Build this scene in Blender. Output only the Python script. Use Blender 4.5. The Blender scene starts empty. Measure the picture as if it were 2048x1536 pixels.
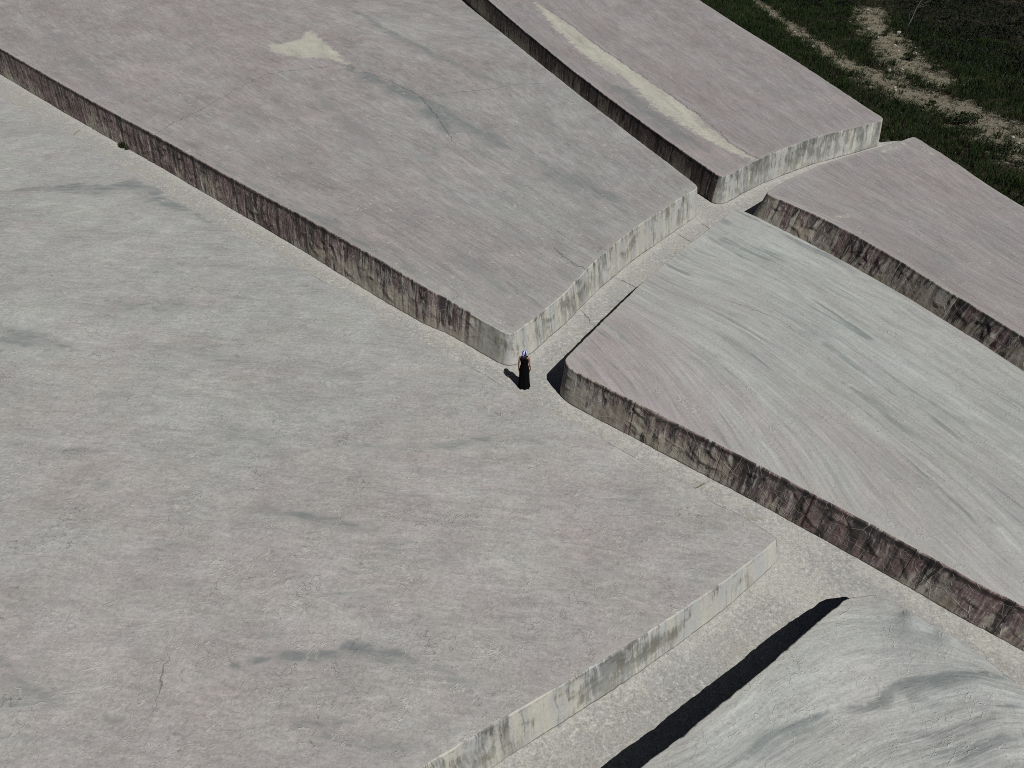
import bpy, bmesh, math, random
import numpy as np
from mathutils import Vector, Matrix, Quaternion
from mathutils.geometry import delaunay_2d_cdt

scene = bpy.context.scene
COL = scene.collection
R = math.radians

# ------------------------------------------------------------------ camera, sky, sun, exposure
cam_data = bpy.data.cameras.new("camera")
cam_data.sensor_width = 36.0
cam_data.lens = 36.0 * 1447.0 / 2048.0
cam_data.clip_start = 0.1
cam_data.clip_end = 3000.0
cam = bpy.data.objects.new("camera", cam_data)
cam.location = (0.0, 0.0, 16.6)
cam.rotation_euler = (R(90 - 40), 0.0, 0.0)
COL.objects.link(cam)
scene.camera = cam

SUN_AZ = 145.0          # compass-like: degrees clockwise from +Y towards +X, where the sun stands
SUN_EL = 53.5
world = bpy.data.worlds.new("World")
scene.world = world
world.use_nodes = True
wn = world.node_tree
bg = wn.nodes.get("Background") or wn.nodes.new("ShaderNodeBackground")
wo = wn.nodes.get("World Output") or wn.nodes.new("ShaderNodeOutputWorld")
wn.links.new(bg.outputs[0], wo.inputs[0])
sky = wn.nodes.new("ShaderNodeTexSky")
sky.sky_type = 'NISHITA'
sky.sun_disc = False
sky.sun_elevation = R(SUN_EL)
sky.sun_rotation = R(SUN_AZ)
sky.altitude = 3000.0
sky.air_density = 0.28
sky.dust_density = 0.0
sky.ozone_density = 1.0
wn.links.new(sky.outputs[0], bg.inputs[0])
bg.inputs[1].default_value = 0.05

sun_data = bpy.data.lights.new("sun", 'SUN')
sun_data.energy = 5.0
sun_data.angle = R(0.5)
sun_data.color = (1.0, 0.982, 0.955)
sun = bpy.data.objects.new("sun", sun_data)
sd = Vector((math.sin(R(SUN_AZ)) * math.cos(R(SUN_EL)), math.cos(R(SUN_AZ)) * math.cos(R(SUN_EL)), math.sin(R(SUN_EL))))
sun.rotation_euler = sd.to_track_quat('Z', 'Y').to_euler()
sun.location = (20, -30, 50)
COL.objects.link(sun)

scene.view_settings.view_transform = 'Standard'
scene.view_settings.look = 'None'
scene.view_settings.gamma = 1.0
scene.view_settings.exposure = -0.1
scene.cycles.use_denoising = False
scene.cycles.filter_width = 0.95
scene.cycles.max_bounces = 4
scene.cycles.diffuse_bounces = 1

# ------------------------------------------------------------------ survey of the place, in metres
OUTLINES = {
 'A': [
  ('hidden',[(-20.54,-5.40,1.50),(-86.87,56.04,1.50),(-61.83,72.05,1.50)]),
  ('NE',[(-61.83,72.05,1.50),(-31.68,45.77,1.50),(-27.73,42.32,1.47),(-24.24,39.49,1.44),(-22.24,37.67,1.40),(-17.96,33.69,1.37),(-14.45,30.44,1.34),(-11.56,28.20,1.31),(-10.17,27.08,1.27),(-8.28,25.36,1.24),(-6.41,23.75,1.21),(-4.93,22.33,1.18),(-3.50,21.12,1.14),(-2.16,19.92,1.11),(-0.95,19.04,1.08),(-0.12,18.31,1.05),(0.68,17.66,1.01),(1.27,17.19,0.98),(2.12,16.64,0.95),(3.02,15.84,0.92),(3.87,15.17,0.88),(4.58,14.68,0.85),(5.22,14.24,0.82),(5.71,13.62,0.79),(6.38,13.23,0.75),(6.83,12.83,0.72),(7.28,12.39,0.69)]),
  ('SE',[(7.28,12.39,0.69),(6.51,11.72,0.86),(5.46,10.85,1.01),(4.58,10.21,1.12),(3.09,9.16,1.20),(1.33,8.06,1.29),(-0.17,7.14,1.40),(-1.21,6.47,1.47),(-1.80,6.11,1.50),(-20.54,-5.40,1.50)]),
 ],
 'B': [
  ('hidden',[(-19.50,112.25,1.70),(-68.54,84.41,2.09)]),
  ('SW',[(-68.54,84.41,2.09),(-35.69,53.66,2.09),(-29.22,47.60,1.95),(-23.91,42.75,1.81),(-19.38,38.65,1.76),(-15.08,34.66,1.70),(-12.21,31.99,1.67),(-9.45,29.42,1.73),(-6.79,26.81,1.78),(-5.18,25.28,1.74),(-3.34,23.62,1.61),(-2.34,22.94,1.44),(-1.42,22.12,1.34),(-0.69,21.43,1.32),(-0.27,21.03,1.32)]),
  ('SE',[(-0.27,21.03,1.32),(-0.05,20.99,1.30),(0.13,21.10,1.30),(0.27,21.33,1.28),(0.70,21.84,1.25),(1.34,22.79,1.21),(1.94,23.61,1.23),(3.45,26.03,1.38),(5.23,28.48,1.47),(7.06,30.59,1.44),(8.57,32.33,1.46),(8.85,32.60,1.46),(8.97,32.88,1.46)]),
  ('NE',[(8.97,32.88,1.46),(8.90,33.21,1.46),(6.93,38.28,1.52),(3.77,46.74,1.58),(0.65,55.49,1.64),(-4.45,69.84,1.70),(-19.50,112.25,1.70)]),
 ],
 'C': [
  ('hidden',[(11.41,97.40,1.70),(-12.25,103.22,1.70)]),
  ('SW',[(-12.25,103.22,1.70),(-2.05,69.74,1.70),(0.70,60.74,1.65),(4.01,50.53,1.59),(6.60,43.25,1.54),(8.37,38.68,1.49),(9.58,35.80,1.43),(10.28,34.27,1.38)]),
  ('SE',[(10.28,34.27,1.38),(10.49,34.14,1.38),(10.85,34.34,1.38),(11.86,35.33,1.39),(13.18,36.51,1.42),(14.89,37.80,1.46),(16.82,39.15,1.49),(19.06,40.32,1.46),(20.85,41.39,1.41),(21.27,41.59,1.41)]),
  ('NE',[(21.27,41.59,1.41),(21.58,42.15,1.41),(20.79,46.27,1.49),(19.60,53.12,1.56),(17.94,60.95,1.63),(16.35,69.84,1.70),(11.41,97.40,1.70)]),
 ],
 'D': [
  ('hidden',[(22.95,0.74,1.21),(19.90,11.24,1.45)]),
  ('NE',[(19.90,11.24,1.45),(17.04,18.71,1.45),(16.30,20.65,1.42),(15.21,23.05,1.39),(14.28,24.90,1.36),(13.21,26.80,1.34),(11.99,28.77,1.31),(10.82,30.52,1.28),(10.47,30.87,1.25)]),
  ('NW',[(10.47,30.87,1.25),(10.23,30.82,1.25),(7.45,27.47,1.27),(5.54,25.05,1.30),(4.00,22.82,1.32),(1.83,19.57,1.34),(1.76,19.37,1.37)]),
  ('SW',[(1.76,19.37,1.37),(1.86,19.10,1.37),(2.09,18.80,1.37),(3.14,17.90,1.35),(3.55,17.57,1.34),(4.50,16.77,1.33),(5.35,16.07,1.31),(6.47,15.13,1.30),(6.95,14.73,1.29),(7.89,13.93,1.27),(8.83,13.10,1.26),(9.57,12.44,1.25),(10.33,11.75,1.24),(11.65,10.53,1.23),(12.37,9.91,1.21),(22.95,0.74,1.21)]),
 ],
 'E': [
  ('hidden',[(24.23,5.75,1.55),(26.39,16.95,1.50)]),
  ('NE',[(26.39,16.95,1.50),(23.48,30.64,1.50),(23.02,32.81,1.50),(22.59,36.31,1.50),(22.11,38.96,1.50)]),
  ('NW',[(22.11,38.96,1.50),(21.94,39.06,1.50),(20.70,38.26,1.51),(18.08,36.77,1.52),(15.69,35.30,1.52),(13.66,33.68,1.53),(12.40,32.42,1.54),(12.01,32.02,1.55)]),
  ('SW',[(12.01,32.02,1.55),(11.98,31.91,1.55),(12.22,31.53,1.55),(13.77,29.45,1.55),(14.76,27.71,1.55),(15.73,25.67,1.55),(16.95,22.76,1.55),(17.94,20.46,1.55),(24.23,5.75,1.55)]),
 ],
 'F': [
  ('hidden',[(-9.06,-1.41,1.00),(4.94,-11.41,1.00),(18.06,-1.99,1.20)]),
  ('NE',[(18.06,-1.99,1.20),(11.30,7.93,1.20),(10.76,8.73,1.20),(10.02,9.62,1.10),(9.52,10.28,0.95),(9.20,10.60,0.75)]),
  ('NW',[(9.20,10.60,0.75),(8.50,10.59,0.50),(8.22,10.38,0.72),(6.66,9.19,0.92),(5.93,8.61,0.95),(3.42,6.85,1.00),(2.61,6.32,1.00),(-9.06,-1.41,1.00)]),
 ],
}
MARKS = {
 'A': dict(
  stain=[([(-24.49,32.51),(-22.69,32.73),(-20.43,33.06),(-18.56,33.52),(-16.46,32.13),(-13.44,29.35)],0.39,0.88),
   ([(-18.58,21.61),(-17.18,20.99),(-15.68,20.45)],0.39,0.78),
   ([(-6.85,12.99),(-5.98,12.76),(-4.84,12.47),(-3.47,12.13)],0.11,0.88),
   ([(-6.16,8.32),(-5.44,8.57),(-4.33,8.65),(-3.68,8.80),(-2.53,8.65),(-1.94,8.39)],0.13,0.97),
   ([(-15.22,15.41),(-13.63,15.20),(-11.71,15.20)],0.14,0.58),
   ([(-4.80,15.30),(-3.34,15.51),(-1.85,15.58),(-0.67,16.01),(0.25,16.51)],0.16,0.58),
   ([(-11.49,8.53),(-10.46,7.83),(-9.55,7.50)],0.22,0.68),
   ([(-4.87,7.18),(-4.01,7.07),(-3.17,7.02)],0.17,0.49),
   ([(-8.68,7.23),(-8.08,7.05)],0.08,0.68),
   ([(-6.48,19.20),(-8.89,19.37),(-11.06,19.76)],0.22,0.49),
   ([(-9.53,10.58),(-8.69,10.66),(-7.63,10.44)],0.10,0.49),
   ([(-4.65,10.23),(-3.19,10.16)],0.14,0.39),
   ([(-15.68,23.26),(-13.08,22.92),(-10.76,22.75)],0.25,0.49),
   ([(-13.14,25.87),(-10.23,25.67),(-8.56,25.47)],0.29,0.49),
   ([(-9.33,16.51),(-6.90,15.41)],0.22,0.39),
   ([(0.46,11.41),(1.60,11.26),(2.89,11.49)],0.14,0.34),
   ([(1.28,15.41),(0.54,15.84),(-0.22,16.39)],0.10,0.49),
   ([(-13.14,13.08),(-11.62,12.72)],0.17,0.49),
   ([(-4.35,6.71),(-3.09,6.56),(-1.69,6.76)],0.29,0.43),
   ([(-19.39,37.91),(-22.94,39.91)],0.36,0.34),
   ([(-2.07,8.53),(-1.37,8.18),(-0.47,7.61)],0.14,0.39)],
  crack=[[(-7.70,8.29),(-7.66,7.83)]],
  cream=[],
  flow=None),
 'B': dict(
  stain=[([(-11.20,50.92),(-9.20,48.79),(-7.00,46.62),(-5.23,44.32),(-3.96,41.39),(-3.25,39.11)],0.42,1.00),
   ([(-4.90,44.06),(-2.65,40.77),(-0.64,38.18),(0.29,37.15)],0.40,0.80),
   ([(-13.57,66.71),(-9.31,59.68),(-5.00,53.20),(-2.09,49.31),(-0.60,47.29)],0.30,0.80),
   ([(1.43,35.72),(3.54,33.42),(5.44,31.12)],0.60,0.75),
   ([(-0.74,28.76),(1.59,26.98)],0.25,0.50),
   ([(-15.27,35.34),(-11.99,32.51),(-8.15,28.76),(-5.59,26.15),(-3.15,23.85)],0.35,0.65),
   ([(-15.83,41.55),(-12.18,37.15),(-9.44,34.00)],0.40,0.40),
   ([(-12.67,46.81),(-9.12,40.77),(-5.58,34.60)],0.50,0.40),
   ([(-35.27,59.68),(-28.64,50.92),(-22.84,44.06)],0.80,0.40),
   ([(-27.93,65.87),(-21.40,55.64)],0.80,0.30),
   ([(-2.59,26.98),(-0.86,24.59),(0.48,22.46)],0.35,0.35),
   ([(2.42,30.71),(4.49,28.76)],0.35,0.35)],
  crack=[[(-19.37,38.68),(-18.98,40.38),(-18.10,42.36),(-16.92,46.33),(-16.01,48.79),(-14.89,49.52),(-12.77,50.37),(-11.20,50.92),(-8.56,48.79),(-5.61,45.13)],
   [(-5.61,45.13),(-1.99,46.33),(0.83,47.59),(3.24,48.08)],
   [(-5.61,45.13),(-4.43,41.95),(-3.35,38.54)],
   [(1.79,26.98),(2.55,25.75),(3.33,25.04)]],
  cream=[[(-17.87,55.90),(-16.78,55.90),(-15.63,57.20),(-15.66,59.40),(-15.00,59.11),(-13.68,56.68),(-12.23,53.79),(-10.97,51.14),(-12.81,52.27),(-14.57,52.50),(-16.82,53.91)]],
  flow=[(0.0,[(-0.26,20.72),(-6.86,27.20),(-15.13,34.90),(-30.20,49.31)]),
   (13.0,[(4.53,27.20),(-3.35,38.54),(-15.00,54.40)]),
   (20.0,[(8.64,32.19),(3.69,45.68),(0.64,54.40)])]),
 'C': dict(
  stain=[([(6.15,48.27),(7.30,45.86),(8.32,42.38),(9.49,39.29),(10.65,36.99)],0.60,0.80),
   ([(0.25,64.87),(2.40,56.21),(4.53,50.34)],0.50,0.40),
   ([(15.45,51.44),(16.71,46.33),(17.78,41.97)],0.50,0.30),
   ([(5.06,63.28),(8.23,56.21)],0.60,0.30)],
  crack=[[(1.57,70.08),(3.52,64.87),(4.72,61.75),(6.42,55.57),(8.47,49.71),(10.86,42.46),(11.93,37.87),(12.99,35.95)]],
  cream=[[(0.73,73.95),(1.75,70.08),(3.37,65.20),(4.71,61.60),(6.41,55.45),(8.46,49.60),(10.85,42.38),(11.06,40.64),(11.91,37.80),(12.97,35.89),(12.45,36.14),(11.61,37.06),(10.87,38.15),(10.28,39.51),(9.27,41.34),(8.42,43.46),(7.25,48.88),(5.79,51.44),(4.65,55.07),(2.87,62.66),(1.94,68.80)]],
  flow=[(0.0,[(10.12,33.76),(6.56,43.04),(-2.06,70.08)]),
   (12.0,[(15.75,38.22),(12.96,49.29),(8.62,66.53)]),
   (20.0,[(21.26,41.49),(19.48,52.80),(16.40,70.08)])]),
 'D': dict(
  stain=[([(9.98,22.40),(10.89,21.75),(11.91,20.53)],0.10,0.42),
   ([(10.96,18.32),(11.72,17.32),(11.97,16.39),(12.71,15.30)],0.15,0.63),
   ([(12.99,18.06),(13.62,16.61),(14.67,15.94)],0.20,0.63),
   ([(6.57,20.23),(8.03,19.11),(9.17,17.32)],0.10,0.28),
   ([(9.43,16.16),(10.51,14.98),(11.55,13.34),(12.73,12.13)],0.10,0.35),
   ([(14.56,15.72),(15.15,15.19)],0.20,0.56),
   ([(12.91,15.09),(14.20,13.43)],0.12,0.42),
   ([(11.23,14.58),(12.43,13.16),(13.49,12.13)],0.10,0.35)],
  crack=[[(8.61,22.90),(9.70,22.07),(10.20,21.28)]],
  cream=[],
  flow=[(0.0,[(2.64,20.23),(3.35,18.71),(3.80,17.69)]),
   (1.5,[(3.46,21.44),(4.62,18.84),(5.45,16.16)]),
   (3.0,[(4.00,22.24),(5.59,19.66),(6.57,17.08),(7.26,14.88)]),
   (4.8,[(4.48,23.07),(6.62,20.53),(8.03,17.81),(9.08,15.09),(9.42,12.81)]),
   (6.6,[(5.19,24.13),(7.71,21.44),(9.55,18.58),(11.03,15.94),(12.19,13.53),(12.97,11.18)]),
   (8.4,[(6.22,25.64),(8.73,23.42),(10.43,21.44),(11.94,18.32),(13.21,15.72),(14.25,13.53)]),
   (10.0,[(8.06,27.71),(10.57,24.50),(12.24,21.44),(13.70,18.58),(15.44,15.72)]),
   (11.5,[(10.16,30.27),(12.86,26.04),(15.00,22.40),(16.71,18.06)])]),
 'E': dict(
  stain=[([(15.38,30.32),(16.97,27.10),(18.57,23.26)],0.50,0.40),
   ([(14.58,31.33),(16.37,29.35)],0.40,0.35)],
  crack=[],
  cream=[[(14.07,29.44),(14.98,29.83),(14.97,29.54),(14.19,29.20)],
   [(21.84,37.77),(22.31,36.57),(21.98,36.05),(21.65,36.83)],
   [(19.44,37.23),(21.35,38.32),(21.26,37.91),(19.50,36.70)]],
  flow=[(0.0,[(12.02,32.02),(14.80,27.79),(17.00,22.82),(18.00,20.54)]),
   (9.0,[(17.17,35.30),(18.80,30.32),(20.47,25.09)]),
   (15.0,[(22.11,38.96),(23.03,32.84),(23.49,30.67)])]),
 'F': dict(
  stain=[([(6.97,7.62),(7.97,7.79),(8.54,8.14),(9.05,8.31),(9.84,8.37),(10.61,8.33),(11.16,8.14),(11.41,8.05)],0.12,1.00),
   ([(4.93,6.46),(5.58,6.92),(6.35,7.28),(6.97,7.62)],0.22,0.80),
   ([(8.30,7.01),(8.93,7.06),(9.75,7.25),(10.28,7.46),(10.77,7.58),(11.15,7.56)],0.11,0.80),
   ([(8.59,6.48),(9.26,6.65),(9.82,6.84),(10.23,7.00),(10.81,6.94)],0.15,0.80),
   ([(8.80,9.85),(9.18,9.57),(9.87,9.30),(10.44,9.01)],0.09,0.40),
   ([(8.77,7.81),(9.60,7.70),(10.59,7.70)],0.11,0.50),
   ([(4.25,6.28),(5.21,6.84)],0.22,0.40)],
  crack=[],
  cream=[],
  flow=[(0.0,[(8.16,10.14),(9.05,10.21),(9.97,9.53),(11.47,8.15)]),
   (1.3,[(3.93,6.73),(5.86,8.04),(7.60,8.88),(9.04,9.01),(10.12,8.82),(11.42,8.06)]),
   (2.4,[(4.93,6.46),(5.58,6.92),(6.35,7.28),(6.97,7.62),(7.97,7.79),(9.05,8.31),(9.84,8.37),(10.61,8.33),(11.41,8.05)]),
   (4.0,[(7.03,6.63),(8.30,7.01),(8.93,7.06),(9.75,7.25),(10.28,7.46),(10.77,7.58),(11.15,7.56)]),
   (5.3,[(7.92,6.28),(8.59,6.48),(9.26,6.65),(10.15,7.00),(10.81,6.94)])]),
}
TRACK = [[(23.34,92.07),(24.09,77.81),(24.36,71.14),(24.99,62.70),(25.65,57.73),(26.48,54.96)],
 [(26.48,54.96),(27.07,51.97),(28.59,49.91),(29.69,47.98),(30.29,45.29),(30.56,42.44),(31.22,36.22)],
 [(34.25,75.80),(31.81,69.41),(31.53,65.37),(30.71,60.33),(30.05,56.50),(30.75,54.73)]]
PAVED = [(11.91,97.90),(21.77,42.09),(23.12,42.36),(26.89,17.45)]
PERSON = (0.43,19.64)
WEED = (-22.69,41.30)
BUSHES = [(28.49,45.72),(30.86,59.40),(32.02,66.62),(28.15,48.93),(28.63,40.93)]
SAPLING = [(34.28,68.24)]
APRON = [(7.53,12.82),(8.06,13.21),(7.66,12.46),(7.11,11.72),(7.68,11.24)]

PATH_JOINTS = [[(9.06,32.47),(9.87,30.36)],
 [(7.66,31.14),(9.02,29.10)],
 [(4.56,26.91),(5.26,26.15)],
 [(2.73,24.57),(3.11,23.76)],
 [(-26.58,44.87),(-26.50,42.05)],
 [(6.10,15.18),(5.58,14.87)]]

# ------------------------------------------------------------------ helpers
def tag(o, label=None, cat=None, group=None, kind=None):
    if label: o["label"] = label
    if cat: o["category"] = cat
    if group: o["group"] = group
    if kind: o["kind"] = kind
    return o

def empty(name, loc=(0, 0, 0)):
    o = bpy.data.objects.new(name, None)
    o.location = loc
    o.empty_display_size = 0.3
    COL.objects.link(o)
    return o

def mesh_obj(name, verts, faces, mat=None, parent=None, smooth=True):
    """verts (n,3) array, faces (m,3) or (m,4) int array or a list of polygons"""
    me = bpy.data.meshes.new(name)
    if isinstance(faces, np.ndarray):
        n, k = faces.shape
        me.vertices.add(len(verts)); me.loops.add(n * k); me.polygons.add(n)
        me.vertices.foreach_set("co", np.ascontiguousarray(verts, dtype=np.float32).ravel())
        me.loops.foreach_set("vertex_index", np.ascontiguousarray(faces, dtype=np.int32).ravel())
        me.polygons.foreach_set("loop_start", np.arange(0, n * k, k, dtype=np.int32))
        me.update(calc_edges=True)
    else:
        me.from_pydata([tuple(v) for v in verts], [], faces)
        me.update()
    me.validate()
    me.polygons.foreach_set("use_smooth", np.full(len(me.polygons), smooth, dtype=bool))
    if mat: me.materials.append(mat)
    o = bpy.data.objects.new(name, me)
    COL.objects.link(o)
    if parent:
        o.parent = parent
        me.transform(Matrix.Translation(-parent.location))
    return o

def add_float(o, name, vals):
    a = o.data.attributes.new(name, 'FLOAT', 'POINT')
    a.data.foreach_set("value", np.ascontiguousarray(vals, dtype=np.float32))

def add_vec(o, name, u, v):
    a = o.data.attributes.new(name, 'FLOAT_VECTOR', 'POINT')
    a.data.foreach_set("vector", np.ascontiguousarray(np.column_stack([u, v, np.zeros_like(u)]), dtype=np.float32).ravel())

_perm = np.random.RandomState(7).permutation(512).astype(np.int64)
_perm = np.concatenate([_perm, _perm, _perm])
_grad = np.random.RandomState(8).uniform(0, 2 * np.pi, 512)
def perlin(x, y, seed=0):
    x = np.asarray(x, float) + seed * 17.31; y = np.asarray(y, float) + seed * 9.77
    xi = np.floor(x).astype(np.int64); yi = np.floor(y).astype(np.int64)
    xf = x - xi; yf = y - yi
    u = xf * xf * xf * (xf * (xf * 6 - 15) + 10); v = yf * yf * yf * (yf * (yf * 6 - 15) + 10)
    def g(ix, iy, dx, dy):
        a = _grad[_perm[_perm[ix & 511] + (iy & 511)]]
        return np.cos(a) * dx + np.sin(a) * dy
    n00 = g(xi, yi, xf, yf); n10 = g(xi + 1, yi, xf - 1, yf)
    n01 = g(xi, yi + 1, xf, yf - 1); n11 = g(xi + 1, yi + 1, xf - 1, yf - 1)
    return (n00 * (1 - u) + n10 * u) * (1 - v) + (n01 * (1 - u) + n11 * u) * v
def fbm(x, y, oct=4, seed=0):
    s = 0; a = 1.0
    for k in range(oct):
        s = s + a * perlin(x * 2 ** k, y * 2 ** k, seed + k * 3); a *= 0.5
    return s

def seg_dist(p, a, b):
    d = b - a; L = d @ d + 1e-9
    t = np.clip(((p - a) @ d) / L, 0, 1)
    q = p - a - t[:, None] * d
    return np.hypot(q[:, 0], q[:, 1]), t, d[0] * (p[:, 1] - a[1]) - d[1] * (p[:, 0] - a[0])

def poly_dist(p, pts):
    """distance, 0..1 place along, and side of the nearest stretch of a polyline"""
    pts = np.asarray(pts, float)
    L = np.hypot(*np.diff(pts, axis=0).T); cum = np.concatenate([[0], np.cumsum(L)])
    best = np.full(len(p), 1e9); al = np.zeros(len(p)); sg = np.ones(len(p))
    for i in range(len(pts) - 1):
        d, t, c = seg_dist(p, pts[i], pts[i + 1])
        m = d < best
        best = np.where(m, d, best); al = np.where(m, (cum[i] + t * L[i]) / cum[-1], al); sg = np.where(m, np.sign(c), sg)
    return best, al, sg

def inside(p, poly):
    poly = np.asarray(poly, float); r = np.zeros(len(p), bool)
    j = len(poly) - 1
    for i in range(len(poly)):
        xi, yi = poly[i]; xj, yj = poly[j]
        c = ((yi > p[:, 1]) != (yj > p[:, 1])) & (p[:, 0] < (xj - xi) * (p[:, 1] - yi) / (yj - yi + 1e-12) + xi)
        r ^= c; j = i
    return r

# ------------------------------------------------------------------ node helper
class NT:
    def __init__(self, name):
        self.m = bpy.data.materials.new(name); self.m.use_nodes = True
        self.t = self.m.node_tree; self.t.nodes.clear()
        self.out = self.t.nodes.new("ShaderNodeOutputMaterial")
        self.b = self.t.nodes.new("ShaderNodeBsdfPrincipled")
        self.t.links.new(self.b.outputs[0], self.out.inputs[0])
        self.b.inputs["Roughness"].default_value = 0.9
        self.b.inputs["Specular IOR Level"].default_value = 0.15
    def n(self, typ, **kw):
        nd = self.t.nodes.new(typ)
        for k, v in kw.items(): setattr(nd, k, v)
        return nd
    def link(self, a, b): self.t.links.new(a, b)
    def put(self, sock, v):
        if isinstance(v, bpy.types.NodeSocket): self.link(v, sock)
        else:
            if hasattr(sock.default_value, '__len__') and not hasattr(v, '__len__'): v = (v,) * len(sock.default_value)
            if hasattr(sock.default_value, '__len__') and len(sock.default_value) == 4 and len(v) == 3: v = (*v, 1)
            sock.default_value = v
    def math(self, op, a, b=0.0, c=0.0, clamp=False):
        nd = self.n("ShaderNodeMath", operation=op); nd.use_clamp = clamp
        for i, v in enumerate((a, b, c)): self.put(nd.inputs[i], v)
        return nd.outputs[0]
    def vmath(self, op, a, b=(0, 0, 0)):
        nd = self.n("ShaderNodeVectorMath", operation=op)
        self.put(nd.inputs[0], a); self.put(nd.inputs[1], b)
        return nd.outputs[0]
    def attr(self, name, vec=False):
        nd = self.n("ShaderNodeAttribute", attribute_name=name)
        return nd.outputs["Vector"] if vec else nd.outputs["Fac"]
    def noise(self, vec, scale, detail=4, rough=0.55, dist=0.0, color=False):
        nd = self.n("ShaderNodeTexNoise")
        self.put(nd.inputs["Vector"], vec)
        nd.inputs["Scale"].default_value = scale; nd.inputs["Detail"].default_value = detail
        nd.inputs["Roughness"].default_value = rough; nd.inputs["Distortion"].default_value = dist
        return nd.outputs["Color" if color else "Fac"]
    def vor(self, vec, scale, feature='F1', rand=1.0):
        nd = self.n("ShaderNodeTexVoronoi", feature=feature)
        self.put(nd.inputs["Vector"], vec); nd.inputs["Scale"].default_value = scale
        nd.inputs["Randomness"].default_value = rand
        return nd
    def step(self, v, lo, hi, a=0.0, b=1.0):
        nd = self.n("ShaderNodeMapRange", interpolation_type='SMOOTHSTEP')
        self.put(nd.inputs[0], v)
        for i, k in enumerate((lo, hi, a, b)): self.put(nd.inputs[1 + i], k)
        return nd.outputs[0]
    def mix(self, f, a, b, mode='MIX'):
        nd = self.n("ShaderNodeMix", data_type='RGBA', blend_type=mode)
        self.put(nd.inputs[0], f); self.put(nd.inputs[6], a); self.put(nd.inputs[7], b)
        return nd.outputs[2]
    def scale(self, col, f):
        """colour times a factor"""
        nd = self.n("ShaderNodeVectorMath", operation='SCALE')
        self.put(nd.inputs[0], col); self.put(nd.inputs["Scale"], f)
        return nd.outputs[0]
    def bump(self, h, strength=0.5, dist=0.02, prev=None):
        nd = self.n("ShaderNodeBump"); nd.inputs["Strength"].default_value = strength
        nd.inputs["Distance"].default_value = dist; self.put(nd.inputs["Height"], h)
        if prev is not None: self.link(prev, nd.inputs["Normal"])
        return nd.outputs[0]
    def pos(self): return self.n("ShaderNodeNewGeometry").outputs["Position"]
    def obj(self): return self.n("ShaderNodeTexCoord").outputs["Object"]
    def done(self, col, nrm=None, rough=None):
        self.put(self.b.inputs["Base Color"], col)
        if nrm is not None: self.link(nrm, self.b.inputs["Normal"])
        if rough is not None: self.put(self.b.inputs["Roughness"], rough)
        return self.m

def plain(name, col, rough=0.8, var=0.15, scale=8.0):
    t = NT(name); f = t.noise(t.obj(), scale, 3)
    return t.done(t.scale(col, t.math('MULTIPLY_ADD', f, var * 2, 1 - var)), rough=rough)

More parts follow.
